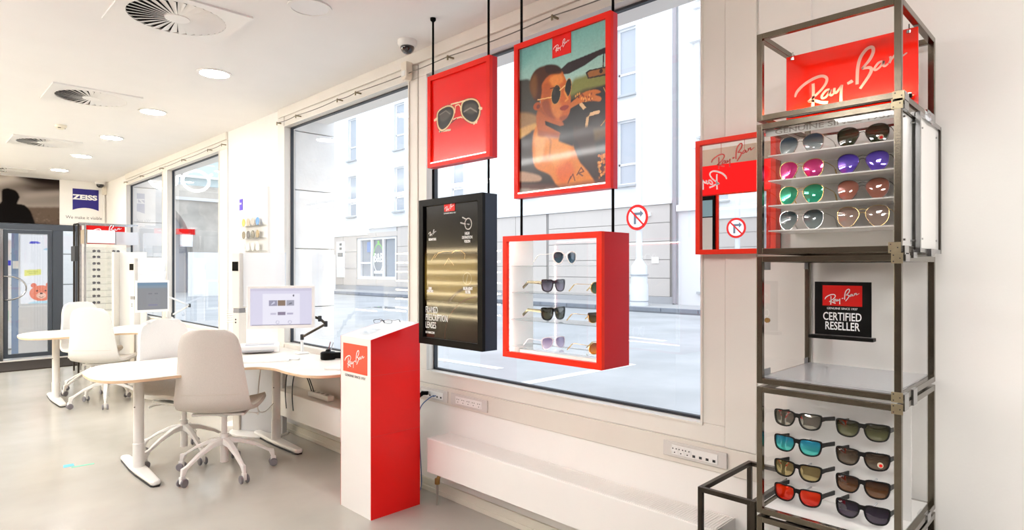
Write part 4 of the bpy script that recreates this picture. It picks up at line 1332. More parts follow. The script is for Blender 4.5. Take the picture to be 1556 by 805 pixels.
defs = [
    (0, 0, 'dark square sunglasses with silver-grey mirrored lenses, top left of the fourth cube', RUBG, lens_mat('silvermirror', '8a867c', 'aaa79c', metal=.85), None),
    (1, 0, 'dark square sunglasses with green fading lenses, top right of the fourth cube', RUBG, lens_mat('greenfade', '1c1c08', '5c5c40'), None),
    (0, 1, 'black square sunglasses with turquoise mirrored lenses, second row of the fourth cube', RUBB, lens_mat('turqmirror', '2a9cc0', '4cc8c0', metal=.6), None),
    (1, 1, 'black square sunglasses with brown lenses and a round sticker, second row right', RUBB, lens_mat('brownfade', '2a1e12', '54483a'), True),
    (0, 2, 'black square sunglasses with champagne mirrored lenses, third row of the fourth cube', RUBB, lens_mat('champmirror', '9a8a5c', 'b0a070', metal=.8), None),
    (1, 2, 'black square sunglasses with brown fading lenses, third row right of the fourth cube', RUBB, lens_mat('brownfade2', '261408', '5c3a1c'), None),
    (0, 3, 'black square sunglasses with orange-red mirrored lenses, bottom left of the fourth cube', RUBB, lens_mat('redmirror', 'e03408', 'c81c04', metal=.5), None),
    (1, 3, 'black square sunglasses with violet-grey lenses, bottom right of the fourth cube', RUBB, lens_mat('violetfade', '14101c', '383040'), None),
]
for c, r, lab, fm_, lm, st in defs:
    g = make_glasses('sunglasses', lab, 'way', fm_, lm, fw=.0038, lw=.0600, lh=.044, gap=.0145, thick=.006, sticker=st, tl=.118, droop=False, logo_mark=(c == 1 and r > 0))
    y = .712 if c == 0 else .530
    put(g, (1.975, y, LH[c][r] + .002), R90, math.radians(-8))

# ================================================================== MIRROR, and what it looks back at
t = thing('wall_mirror', 'red framed rectangular mirror with red Ray-Ban lettering left of the tower', 'mirror', (2.30, 1.230, 1.458), R90)
L, H = .325, .463
MB().ring([(0, 0), (L, 0), (L, H), (0, H)], [(.019, .019), (L - .019, .019), (L - .019, H - .019), (.019, H - .019)], 0, .045).build('frame', ORED, t)
MB().box(.019, .012, .019, L - .019, .016, H - .019).build('mirror_glass', MIRR, t)
MB().box(.003, .02, .003, L - .003, .058, H - .003).build('backing', BLACKM, t)
logo(t, mat('dark_red_print', (0.45, .02, .01), .4), .175, .152, .385, .0115)
for x in (.105, .20):
    MB().box(x, .0113, .40, x + .0012, .0118, H - .02).build('printed_line', mat('dark_red_print', 'ffffff'), t)

XU = -.65      # counter display unit facing the mirror, behind and left of the viewer
t = thing('counter_display', 'red header display unit with mirrored panel standing behind the viewer', 'display', (XU, 2.05, 0), PI / 2)
# local x runs along +Y... (rz=+90: x -> +Y, y -> -X) ; front faces +X
MB().box(.0, .0, 1.0, 1.10, .10, 2.50).build('carcass', REDP, t)
MB().box(.0, -.004, 2.35, 1.10, .0, 2.50).build('top_band', mat('tan_band', (0.55, 0.46, 0.36), .5), t)
MB().box(.0, -.006, 2.085, 1.10, -.0, 2.345).build('header_panel', emis('red_header', (0.75, 0.01, 0.01), .9), t)
logo(t, LETW, .52, .72, 2.255, -.008)
MB().box(.10, -.006, 1.50, .535, -.004, 2.07).build('mirror_panel', MIRR, t)
MB().ring([(.08, 1.48), (.555, 1.48), (.555, 2.085), (.08, 2.085)], [(.10, 1.50), (.535, 1.50), (.535, 2.07), (.10, 2.07)], -.012, 0).build('mirror_frame', ORED, t)
MB().box(.57, -.02, 1.36, .86, -.001, 2.07).build('picture_frame', BLACK, t)
MB().box(.59, -.022, 1.88, .84, -.0195, 2.03).build('picture', mat('blue_picture', (0.25, 0.42, 0.5), .4), t)
MB().box(.59, -.022, 1.56, .84, -.0195, 1.87).build('picture', mat('tan_picture', (0.7, 0.68, 0.66), .4), t)
MB().box(.0, .0, 0, 1.10, .10, 1.0).build('base_cabinet', WGLOSS, t)

# ================================================================== DESKS
def desk(dy, label):
    t = thing('office_desk', label, 'desk', (0, dy, 0), 0, 'curved white office desks')
    k = [(.826, 4.66), (.838, 4.47), (.900, 4.335), (1.03, 4.265), (1.30, 4.262), (1.60, 4.275), (1.74, 4.235), (1.80, 4.10), (1.80, 3.90), (1.815, 3.72), (1.88, 3.60), (2.00, 3.55), (2.20, 3.54)]
    edge = [(p.x, p.y) for p in catmull([(a, b, 0) for a, b in k], 5)]
    k2 = [(1.72, 5.125), (1.30, 5.12), (1.12, 5.13), (1.00, 5.09), (.90, 4.97), (.84, 4.81), (.826, 4.66)]
    e2 = [(p.x, p.y) for p in catmull([(a, b, 0) for a, b in k2], 5)][:-1]
    poly = edge + [(2.33, 3.54), (2.33, 5.27), (1.92, 5.27), (1.84, 5.20)] + e2
    MB().prism(poly, .700, .716).build('table_top', BIRCH, t, bevel=.003)
    MB().prism(poly, .7162, .7200).build('top_surface', DESKT, t, bevel=.001)
    for x in (1.155, 2.120):
        f = MB()
        n = 10
        pl_ = [(x - .030, 4.385), (x - .018, 4.362), (x + .018, 4.362), (x + .030, 4.385), (x + .045, 4.70), (x + .045, 4.85), (x + .030, 5.14), (x + .018, 5.16), (x - .018, 5.16), (x - .030, 5.14), (x - .045, 4.85), (x - .045, 4.70)]
        f.prism(pl_, .010, .040)
        ft = f.build('foot', WMETAL, t, bevel=.012)
        MB().prism([(a * .98 + x * .02, b * .98 + 4.76 * .02) for a, b in pl_], 0, .010).build('foot_pad', DARKP, ft)
        c = MB(); c.lathe([(.036, .035), (.036, .20), (.033, .203), (.033, .67), (.05, .69), (.05, .70)], 24, (x, 4.78, 0))
        c.build('leg', WMETAL, t, smooth=True)
        MB().tube([(x - .034, 4.75, .455), (x - .030, 4.755, .455)], .004, 8).build('screw', DARKP, t)
        MB().bar((x, 4.40, .688), (x, 5.15, .688), .05, .022).build('cross_beam', WMETAL, t)
    MB().bar((1.18, 4.95, .68), (2.10, 4.95, .68), .04, .03).build('long_beam', WMETAL, t)
    return t
d1 = desk(0, 'white curved birch-edged office desk in front, beside the pedestal')
d2 = dup(d1, (0, 3.18, 0), 0, 'white curved birch-edged office desk at the back near the entrance')

# ================================================================== CHAIRS
def shell(width_scale=1.0):
    # profile in (forward, height): seat front lip -> seat -> up the back
    pr_ = [(.235, .418), (.245, .440), (.225, .462), (.15, .468), (.05, .458), (-.06, .448), (-.14, .452), (-.200, .478), (-.240, .53), (-.254, .60), (-.264, .70), (-.276, .80), (-.290, .90), (-.303, .980), (-.308, 1.012)]
    hw = [.150, .185, .210, .232, .242, .242, .238, .236, .232, .224, .210, .197, .187, .160, .110]
    U = catmull([(a, b, c) for (a, b), c in zip(pr_, hw)], 3)
    M = 12
    vs, fs = [], []
    n = len(U)
    for i, p in enumerate(U):
        t_ = i / (n - 1)
        for j in range(M + 1):
            q = -1 + 2 * j / M
            x = q * p.z * width_scale
            curl = abs(q) ** 2.6
            back = min(1, max(0, (t_ - .40) / .25))
            seat = 1 - back
            y = p.x + curl * .045 * back * (1 - .4 * t_)
            z = p.y + curl * .030 * seat
            if t_ > .86: z -= (abs(q) ** 3) * .022 * (t_ - .86) / .14
            if t_ < .12: y -= (abs(q) ** 3) * .035 * (.12 - t_) / .12
            vs.append((x, y, z))
    for i in range(n - 1):
        for j in range(M):
            a = i * (M + 1) + j
            fs.append((a, a + 1, a + M + 2, a + M + 1))
    # cut into seat and back at the fold
    return vs, fs, n, M
def make_chair(name, label, fab, phase=18.0):
    """local: faces +y, hub on the origin"""
    t = thing(name, label, 'chair', (0, 0, 0), 0, 'upholstered swivel chairs at the desks')
    vs, fs, n, M = shell()
    def part(nm, rows):
        fsub = [f for k, f in enumerate(fs) if (k // M) in rows]
        b = MB().add(vs, fsub)
        used = sorted({i for f in fsub for i in f}); mp = {v: i for i, v in enumerate(used)}
        b.v = [vs[i] for i in used]; b.f = [tuple(mp[i] for i in f) for f in fsub]
        o = b.build(nm, fab, t, smooth=True)
        s_ = o.modifiers.new('thickness', 'SOLIDIFY'); s_.thickness = .026; s_.offset = 0
        b_ = o.modifiers.new('soft_edge', 'BEVEL'); b_.width = .010; b_.segments = 3; b_.limit_method = 'ANGLE'; b_.angle_limit = 1.0
        for p in o.data.polygons: p.use_smooth = True
        return o
    cut = 21
    part('seat', range(0, cut)); part('backrest', range(cut, n - 1))
    # seam band across the back
    MB().tube([(-.228, -.2240, .585), (-.15, -.262, .585), (0, -.2665, .585), (.15, -.262, .585), (.228, -.2240, .585)], .0018, 6).build('seam', mat('seam_thread', (0.62, 0.57, 0.50), .9), t)
    MB().prism([(-.17, -.12), (.17, -.12), (.15, .16), (-.15, .16)], .415, .432).build('seat_plate', WMETAL, t, bevel=.006)
    MB().lathe([(.020, .385), (.07, .405), (.10, .416)], 20).build('mount_cone', WMETAL, t, smooth=True)
    MB().lathe([(.019, .20), (.019, .40)], 18).build('gas_piston', WMETAL, t, smooth=True)
    MB().lathe([(.026, .075), (.026, .27), (.032, .272), (.036, .20), (.030, .16)][:3], 18).build('column_sleeve', WMETAL, t, smooth=True)
    MB().tube([(.03, .02, .418), (.20, -.03, .412), (.235, -.04, .408)], [.004, .004, .010], 8).build('height_lever', WMETAL, t, smooth=True)
    for k in range(5):
        a = 2 * PI * k / 5 + math.radians(phase)
        leg = MB()
        P_ = [(.02, .222), (.10, .212), (.20, .170), (.285, .118), (.312, .098), (.316, .068)]
        W_ = [.028, .024, .020, .016, .014, .011]
        T_ = [.040, .030, .022, .020, .020, .012]
        vs_, fs_ = [], []
        for (r, z), w_, h_ in zip(P_, W_, T_):
            hz = h_ / 2
            vs_ += [(r, -w_, z - hz), (r, w_, z - hz), (r, w_ * .7, z + hz), (r, -w_ * .7, z + hz)]
        vs_[-4:] = [(.303, -.009, .066), (.303, .009, .066), (.327, .009, .066), (.327, -.009, .066)]
        vs_[-8:-4] = [(.292, -.012, .092), (.292, .012, .092), (.322, .011, .116), (.322, -.011, .116)]
        vs_ = vs_[:20] + vs_[20:]
        for i in range(len(P_) - 1):
            o = i * 4
            for q in range(4):
                j = (q + 1) % 4
                fs_.append((o + q, o + j, o + 4 + j, o + 4 + q))
        fs_ += [(0, 3, 2, 1), (20, 21, 22, 23)]
        lo = leg.add(vs_, fs_).build('leg', WMETAL, t, bevel=.004, smooth=True)
        lo.rotation_euler = (0, 0, a)
        wh = MB()
        for sy in (-1, 1):
            prf = [(0, .013 * sy), (.024, .013 * sy), (.027, .016 * sy), (.027, .024 * sy), (.022, .028 * sy), (0, .028 * sy)]
            m2 = MB().lathe([(r_, z_) for r_, z_ in prf], 20)
            m2.v = [(x_, z_, y_) for x_, y_, z_ in m2.v]
            wh.add(m2.v, m2.f)
        wh.v = [(x_ + .316, y_, z_ + .028) for x_, y_, z_ in wh.v]
        cs = wh.build('caster', mat('caster_grey', '77747a', .45), lo, smooth=True)
        cp = MB().box(.300, -.012, .022, .334, .012, .068).build('caster_fork', WMETAL, lo, bevel=.004)
    return t
# facing az given in degrees from +x ; local +y faces -> rz = az - 90
c1 = make_chair('swivel_chair', 'beige fabric swivel chair nearest the viewer, back turned, at the front desk', FABRIC, 22.0)
c1.location = (1.568, 4.356, 0); c1.rotation_euler = (0, 0, math.radians(52 - 90))
c2 = make_chair('swivel_chair', 'pale cream swivel chair behind the front desk, partly hidden by the beige one', FABRICW, 9.0)
c2.location = (1.492, 4.945, 0); c2.rotation_euler = (0, 0, math.radians(-76 - 90))
c3 = dup(c2, (1.500, 7.43, 0), math.radians(50 - 90), 'pale cream swivel chair, back turned, in front of the rear desk')
c4 = dup(c2, (1.55, 8.33, 0), math.radians(-74 - 90), 'pale cream swivel chair behind the rear desk, nearest the entrance')

# ================================================================== ON THE DESKS
DZ = .7205
def screen_print(kind, w_, h_):
    P = Paint(w_, h_, 120, 80, 'dcd9ee')
    if kind == 'a':
        P.poly([(0, .93), (1, .93), (1, 1), (0, 1)], 'cfcbe0'); P.poly([(.20, .02), (.80, .02), (.80, .86), (.20, .86)], 'eeecfa')
        P.poly([(.30, .52), (.43, .52), (.43, .68), (.30, .68)], '9a98b0'); P.poly([(.44, .52), (.57, .52), (.57, .68), (.44, .68)], '8a7464'); P.poly([(.58, .52), (.71, .52), (.71, .68), (.58, .68)], 'a8a8b8')
        P.poly([(.32, .54), (.40, .60), (.38, .65)], 'd8d8ec'); P.poly([(.60, .55), (.68, .58), (.66, .62)], '70707c')
        P.poly([(.44, .27), (.57, .27), (.57, .36), (.44, .36)], '8c8098'); P.poly([(.32, .29), (.42, .29), (.42, .33), (.32, .33)], 'c8c4d8'); P.poly([(.59, .29), (.69, .29), (.69, .33), (.59, .33)], 'b8b4cc')
        P.ell(.44, .08, .03, .03, 'b0aec4', 0, 1, ring=.25); P.ell(.64, .08, .03, .03, 'b0aec4', 0, 1, ring=.25)
        P.poly([(.02, .0), (.98, .0), (.98, .025), (.02, .025)], '8c88a0'); P.ell(.70, .80, .012, .02, '555060')
    else:
        P.poly([(0, 0), (1, 0), (1, 1), (0, 1)], '87898e'); P.poly([(0, .88), (1, .88), (1, 1), (0, 1)], '6a8aa4'); P.poly([(0, .80), (1, .80), (1, .88), (0, .88)], '7c93a8', 2)
        P.poly([(.36, .56), (.48, .56), (.48, .62), (.36, .62)], '5c5e64'); P.poly([(.56, .56), (.68, .56), (.68, .62), (.56, .62)], '5c5e64')
        P.ell(.46, .38, .03, .04, '747880', 0, 1, ring=.3); P.ell(.62, .38, .03, .04, '747880', 0, 1, ring=.3); P.poly([(.36, .14), (.66, .14), (.66, .20), (.36, .20)], '6c6c98')
        P.poly([(.30, .10), (.74, .10), (.74, .66), (.30, .66)], '90929a', 2, .3)
    return P
def monitor(px0, px1, py0, py1, tt_, tilt, lab, kind, yaw=0):
    pc = (px0 + px1) / 2; dx, dy = ray(pc)
    x, y, z = dx * tt_, dy * tt_, CAMZ + (408 - (py0 + py1) / 2) / FPX * tt_
    w_ = (px1 - px0) / FPX * tt_ / math.cos(math.radians(yaw)) ; h_ = (py1 - py0) / FPX * tt_
    az = math.atan2(y, x)
    t = thing('monitor', lab, 'monitor', (x, y, z), az - PI / 2 + math.radians(yaw))
    MB().box(-w_ / 2, 0, -h_ / 2, w_ / 2, .022, h_ / 2).build('housing', PLASTIC, t, bevel=.005)
    sw, sh = w_ * .90, h_ * .86
    screen_print(kind, sw, sh).build('screen', vcol('screen_glow_' + kind, .3, emit=.42), t, -sw / 2, -.0008, -sh / 2 + .003)
    return t, w_, h_
m1, mw_, mh_ = monitor(379, 476, 434, 499, 4.60, 0, 'large white framed monitor showing a pale web page over the front desk', 'a', -6)
MB().bar((.0, .03, .0), (.0, .07, -.02), .05, .05).build('rear_joint', DARKP, m1)
m2, _, _ = monitor(210, 254, 426, 474, 7.0, 0, 'small square monitor with grey screen over the rear desk', 'b', 14)
def arm(name, lab, pts, base, m_):
    t = thing(name, lab, 'monitor stand', base)
    b0 = Vector(base)
    P_ = [Vector(p) - b0 for p in pts]
    MB().box(-.045, -.035, 0, .045, .035, .012).build('clamp_base', WMETAL, t, bevel=.004)
    MB().tube([(0, 0, .01), (0, 0, P_[0].z - .03)], .012, 12).build('post', WMETAL, t, smooth=True)
    for i in range(len(P_) - 1):
        MB().bar(P_[i], P_[i + 1], .014, .020).build('arm_link', m_, t, bevel=.006)
    for p in P_:
        MB().lathe([(.012, -.022), (.014, -.018), (.014, .018), (.012, .022)], 16, (p.x, p.y, p.z)).build('arm_joint', DARKP, t, smooth=True)
    return t
bx, by, _ = 2.26, 4.60, 0
def TP(px, py, t_):
    dx, dy = ray(px); return (dx * t_, dy * t_, CAMZ + (408 - py) / FPX * t_)
a1 = arm('monitor_stand', 'white and black jointed monitor arm clamped to the front desk', [TP(459, 512, 4.86), TP(495, 492, 4.75), TP(486, 484, 4.72), TP(438, 470, 4.68)], (TP(459, 512, 4.86)[0], TP(459, 512, 4.86)[1], DZ), STEELD)
a2 = arm('monitor_stand', 'white jointed monitor arm holding the small square monitor', [TP(262, 478, 7.5), TP(288, 464, 7.4), TP(250, 448, 7.1)], (TP(262, 478, 7.5)[0], TP(262, 478, 7.5)[1], DZ), WMETAL)
# black measuring head on desk
x, y, z = TP(489, 530, 4.75)
t = thing('desk_camera', 'black round camera head with eyepiece standing on the front desk', 'device', (2.26, 4.20, DZ))
MB().lathe([(.050, 0), (.055, .004), (.055, .050), (.048, .056), (.02, .060), (.014, .075)], 24).build('body', BLACK, t, smooth=True)
MB().tube([(.03, -.03, .03), (.085, -.075, .03)], .024, 14).build('eyepiece', BLACK, t, smooth=True)
MB().tube([(-.0, 0, .06), (.02, .0, .13)], .004, 8).build('stalk', CHROME, t)
MB().tube([(.02, 0, .06), (.05, .01, .12)], .004, 8).build('stalk', CHROME, t)
def kx(px, py, z=DZ): return onZ(px, py, z)
t = thing('keyboard', 'flat white keyboard on the front desk below the monitor', 'keyboard', kx(404, 549), math.radians(-28))
MB().box(-.20, -.055, 0, .16, .055, .010).build('body', PLASTIC, t, bevel=.003)
kb = MB()
for r in range(5):
    for c in range(14):
        kb.box(-.19 + c * .0245, -.048 + r * .0195, .010, -.17 + c * .0245, -.032 + r * .0195, .0125)
tag(kb.build('keys', WMETAL, t), kind='stuff')
t = thing('computer_mouse', 'white computer mouse beside the keyboard', 'mouse', kx(447, 546), .4)
MB().lathe([(.030, 0), (.034, .006), (.030, .018), (.016, .026), (.002, .028)], 20).build('shell', PLASTIC, t, smooth=True)
t.scale = (1, 1.5, 1)
t = thing('desk_printer', 'low white printer with grey tray on the front desk by the column', 'printer', (2.08, 5.02, DZ), math.radians(-25))
MB().box(-.16, -.12, 0, .16, .12, .055).build('body', PLASTIC, t, bevel=.006)
MB().box(-.12, -.19, .015, .12, -.12, .022).build('paper_tray', GREYP, t)
MB().box(-.10, -.06, .055, .12, .08, .060).build('lid', mat('pale_grey_lid', 'a9adb8', .3), t)
for i in range(2):
    x_, y_, _ = kx(395 + 22 * i, 527 - 5 * i)
    o = tag(MB().box(-.11, -.075, 0, .11, .075, .006).build('paper_stack', mat('paper', (0.85, 0.85, 0.86), .7), None), ['loose white papers left on the front desk before the printer', 'second sheaf of white papers on the front desk, nearer the window'][i], 'papers')
    o.location = (x_, y_, DZ); o.rotation_euler = (0, 0, .4 + .3 * i)
x_, y_, _ = kx(497, 548)
o = tag(MB().box(-.09, -.06, 0, .09, .06, .012).build('notebook', PLASTIC, None, bevel=.002), 'white notebook on the front desk next to the pedestal', 'notebook'); o.location = (2.12, 3.78, DZ); o.rotation_euler = (0, 0, .5)

# power strip and cables on the radiator below the front desk
t = thing('power_strip', 'white power strip lying on the radiator under the front desk', 'power strip', (2.28, 4.35, .402), R90)
MB().box(-.16, -.025, 0, .16, .025, .04).build('body', PLASTIC, t, bevel=.004)
for i in range(4):
    MB().lathe([(.015, .0402), (.015, .0412)], 14, (-.11 + .07 * i, 0, 0)).build('outlet', GREYP, t)
for i, (a, b) in enumerate(((4.42, 4.50), (4.46, 4.62))):
    tag(MB().tube([tuple(p) for p in catmull([(2.26, a, .445), (2.23, a + .03, .56), (2.20, b, .64), (2.16, b + .05, .56), (2.15, b + .06, .42), (2.14, b + .02, .30)], 5)], .004, 6).build('power_cable', mat('dark_green_cable', '26323a', .5), None, smooth=True), ['looped dark cable rising from the power strip under the front desk', 'second dark cable hanging below the front desk, further left'][i], 'cable')
tag(MB().tube([tuple(p) for p in catmull([(1.98, 4.72, .70), (1.93, 4.66, .50), (1.90, 4.60, .34), (1.98, 4.66, .30), (2.09, 4.76, .33)], 6)], .004, 6).build('white_cable', PLASTIC, None, smooth=True), 'white cable looping from the front desk down to its right leg', 'cable')

# blue-green floor tape mark
o = tag(MB().prism([(-.02, -.035), (.045, -.03), (.05, .03), (-.01, .035)], 0, .0012).build('floor_tape', mat('blue_tape', '5cb4dc', .5), None), 'small scrap of blue tape stuck on the grey floor', 'tape')
o.location = kx(100, 708, 0.0)
x0, y0, _ = kx(108, 710, 0); x1, y1, _ = kx(143, 704, 0)
o = tag(MB().bar((x0, y0, .0006), (x1, y1, .0006), .022, .0012).build('floor_tape', mat('green_tape', '63c8a4', .5), None), 'thin strip of green tape stuck on the grey floor', 'tape')

# ================================================================== WHITE MEASURING COLUMNS
def column(x, y, lab, sc=1.0, panel=True):
    t = thing('measuring_column', lab, 'measuring column', (x, y, 0), math.radians(-62))
    b = MB().lathe([(.27, 0), (.27, .012), (.25, .020)], 32); b.v = [(x_ * 1.0, y_ * .62, z_) for x_, y_, z_ in b.v]
    b.v = [(x_ + .20, y_, z_) for x_, y_, z_ in b.v]
    bp = b.build('base_plate', WMETAL, t, smooth=True)
    COLM = mat('cream_column', (0.76, 0.72, 0.66), .35)
    MB().box(-.035, -.045, .02, .035, .045, 1.02).build('lower_post', COLM, t, bevel=.006)
    MB().box(-.04, -.05, 1.06, .04, .05, 1.535).build('camera_head', COLM, t, bevel=.008)
    MB().box(-.03, -.04, 1.02, .03, .04, 1.06).build('neck', GREYP, t)
    MB().box(-.030, -.056, 1.38, .030, -.048, 1.46).build('camera_window', BLACK, t, bevel=.002)
    for z in (.94, .965):
        MB().tube([(0, -.048, z), (0, -.045, z)], .007, 10).build('button', DARKP, t)
    MB().box(.045, -.01, 1.075, .47, .004, 1.535).build('white_panel', MILKY, t, bevel=.001)
    MB().box(.04, -.03, .02, .46, .03, .62).build('lower_cabinet', mat('pale_grey_cabinet', (0.66, 0.67, 0.70), .35), t, bevel=.004)
    return t
column(2.06, 5.37, 'tall cream measuring column with milky panel behind the front desk', 1)
c_ = column(2.04, 8.60, 'tall cream measuring column with milky panel behind the rear desk', 1)

# ================================================================== LENS DISPLAY ON THE PIER
t = thing('lens_display', 'backlit white lens sample board with rows of coloured lenses on the wall pier', 'display board', (2.29, 5.83, 1.30), R90)
MB().box(0, .03, 0, .53, .06, .85).build('backing', emis('halo_white', (1, .985, .96), 1.1), t)
MB().box(.02, 0, .02, .50, .028, .83).build('board', mat('board_white', (0.66, 0.65, 0.63), .5), t)
MB().box(-.24, .015, -.1, -.005, .045, .82).build('side_board', mat('board_white', 'ffffff'), t)
MB().box(-.17, .010, .66, -.10, .0148, .765).build('brand_tag', BLUEZ if False else mat('bright_violet_print', '4a2cc8', .4), t)
text('ZEISS', .022, LETW, t, (-.165, .0095, .715), sx=.9, bold=.0006)
for r, z in enumerate((1.85, 1.735, 1.62)):
    MB().box(.0, -.05, z - 1.30 - .062, .47, .0, z - 1.30 - .059).build('glass_ledge', SHELFG, t)
LENSC = [['d8b030', 'b8a890', 'b0a8a0', '3c8cd0'], ['6a5c34', '302c30', '5a5440', '8a7038'], ['e0dcd4', 'e0dcd4', 'd8d4d0', 'e0dcd4']]
nm = ['yellow', 'tan', 'pale brown', 'blue'], ['olive', 'black', 'dark olive', 'brown-gold'], ['clear', 'clear', 'clear', 'clear']
for r in range(3):
    for c in range(4):
        z = (1.85, 1.735, 1.62)[r]
        b = MB().lathe([(.0, -.002), (.036, -.002), (.036, .002), (.0, .002)], 20)
        b.v = [(x_, z_, y_) for x_, y_, z_ in b.v]
        if r < 2:
            o = b.build('sample_lens', mat('lens_' + LENSC[r][c], LENSC[r][c], .1, coat=.6), None, smooth=True)
            tag(o, '%s round sample lens in the %s row of the wall lens board' % (nm[r][c], ('upper', 'middle')[r]), 'lens', 'round lens samples on the wall board')
        else:
            o = b.build('sample_lens', mat('lens_clear', 'dedad2', .1, coat=.6), None, smooth=True)
            tag(o, 'clear round sample lens, %s in the faint bottom row of the wall lens board' % ('first', 'second', 'third', 'fourth')[c], 'lens', 'clear lens samples in the bottom row')
        o.location = (2.262, 5.80 - .105 * c, z - .022)
        o.rotation_euler = (0, 0, R90)

# slim stand with hooks left of the measuring column (lens tree)
t = thing('lens_tree', 'slim cream stand with small white hooks beside the front measuring column', 'stand', (2.14, 5.62, 0))
MB().lathe([(.12, 0), (.12, .012), (.02, .02)], 20).build('base', WMETAL, t, smooth=True)
MB().lathe([(.022, .02), (.022, 1.0)], 14).build('pole', mat('cream_column', 'ffffff'), t, smooth=True)
for i in range(6):
    MB().tube([(-.10, 0, .92 + .05 * i * .4), (.10, .02, .92 + .05 * i * .4)], .005, 6).build('hook', WMETAL, t)
# ================================================================== FAR EYEWEAR RACKS
RYF = 9.9
t = thing('display_rack', 'tall steel rack with red Ray-Ban header before the entrance wall', 'display rack', (1.675, 9.86, 0))
for x in (0.0, .075):
    for y in (0, .3):
        MB().bar((x, y, 0), (x, y, 2.02 if x else 1.99), .02).build('post', CHROME if x else STEELD, t)
MB().bar((0, 0, 2.0), (0, .3, 2.0), .02).build('top_rail', STEELD, t)
for y in (0, .3):
    MB().bar((0, y, 2.01), (.70, y, 2.01), .018).build('top_rail', CHROME, t)
MB().box(.10, .10, 1.74, .56, .115, 1.99).build('header_panel', REDP, t)
logo(t, LETW, .36, .34, 1.92, .098)
MB().box(.07, .02, 1.74, .10, .26, 1.93).build('tan_end', mat('tan_end', (0.50, 0.40, 0.28), .4), t)
MB().box(.10, .0, 1.75, .42, .09, 1.925).build('light_header', mat('white_header', (0.86, 0.86, 0.88), .3), t)
MB().box(.43, -.02, 1.73, .70, .09, 1.91).build('light_header', MILKY, t)
MB().box(.10, .22, .80, .66, .23, 1.70).build('back_panel', SHELFG, t)
RZ = [1.625, 1.545, 1.455, 1.37, 1.28, 1.19, 1.10, 1.01, .92, .83]
for z in RZ:
    MB().box(.085, .02, z - .003, .70, .21, z).build('shelf', ACRYL, t)
MB().box(-.05, -.05, 1.50, -.01, .2, 1.70).build('dark_sign', DARKP, t)
sg = make_glasses('sunglasses', 'small dark sunglasses on a glass shelf of the far steel rack', 'round', GUN, lens_mat('farlens', '26262c', '6a6a76', alpha=.5), fw=.002, lw=.036, lh=.032, gap=.014, tl=.10, group='sunglasses on the far steel rack')
first = True
rowname = ['top', 'second', 'third', 'fourth', 'fifth', 'sixth', 'seventh', 'eighth', 'ninth', 'tenth']
for i, z in enumerate(RZ[:9]):
    for c, xx in enumerate((1.89, 2.12)):
        lab = 'small dark sunglasses on the far rack, %s shelf, %s column' % (rowname[i], ('left', 'right')[c])
        if first:
            put(sg, (xx, 9.93, z + .016), -.2); sg['label'] = lab; first = False
        else:
            dup(sg, (xx, 9.93, z + .016), -.2, lab)
# flat white divider board behind the rear desk
t = thing('divider_board', 'cream edged white divider board standing beside the far eyewear rack', 'divider', (1.97, 9.45, 0), -.9)
MB().box(0, 0, 0, .03, .42, 1.62).build('edge_post', mat('cream_column', 'ffffff'), t)
MB().box(.03, .1, .2, .42, .12, 1.62).build('board', mat('board_white', 'ffffff'), t)

# porch poster with a simple bear, its print set glowing to brighten it
t = thing('porch_poster', 'white porch poster with red-brown bear head, speech note and blue clouds', 'poster', (1.33, YF + .55, .84))
P = Paint(.42, 1.10, 90, 200, 'eceff6')
P.ell(.42, .895, .14, .035, '5a5cd0', 0); P.ell(.36, .88, .10, .028, '4a4cc4', 0); P.ell(.52, .885, .09, .03, '6a6cd8', 0)
P.ell(.86, .80, .12, .035, 'a8d4ec', 0); P.ell(.78, .79, .09, .03, 'a8d4ec', 0)
P.poly([(.12, .40), (.62, .42), (.62, .50), (.12, .49)], 'e6e67c', 1); P.line([(.2, .46), (.55, .47)], .006, '8a9a50'); P.line([(.25, .435), (.5, .445)], .006, '8a9a50')
P.ell(.40, .265, .09, .09, 'e87860'); P.ell(.86, .275, .09, .09, 'e87860')
P.ell(.63, .15, .36, .30, 'ee8468', 0); P.ell(.63, .115, .15, .12, 'f8c8b4'); P.ell(.63, .145, .045, .035, '40201c')
P.ell(.50, .185, .03, .03, '40201c'); P.ell(.76, .185, .03, .03, '40201c'); P.line([(.56, .10), (.63, .085), (.70, .10)], .008, '40201c'); P.ell(.63, .0, .40, .10, 'b8dcec', 0)
P.build('print', vcol('porch_print', .5, emit=.42), t, 0, -.001, 0)
MB().box(-.02, 0, -.03, .44, .04, 1.13).build('lightbox', mat('lightbox_frame', (0.7, 0.72, 0.76), .4), t)
MB().box(-.02, 0, -.84, .44, .04, -.05).build('base', mat('pale_base', (0.75, 0.76, 0.8), .4), t)
t = thing('porch_board', 'narrow porch panel with blue sign and small white cartoon note left of the bear poster', 'panel', (1.10, YF + .62, 0))
MB().box(0, 0, .55, .12, .03, 1.85).build('board', mat('white_board', 'ffffff'), t)
MB().box(.0, -.01, 1.45, .12, 0, 1.53).build('blue_sign', mat('blue_sign', '3a3ccc', .4), t)
MB().box(0.0, -.008, .58, .09, 0, .74).build('green_shape', mat('green_sign', '78d0a0', .4), t)
MB().box(.13, -.02, 0, .22, .03, 2.0).build('blue_grey_post', mat('blue_grey_post', '8398b8', .4), t)
MB().box(.14, -.05, 1.40, .23, -.02, 1.52).build('note', PLASTIC, t)

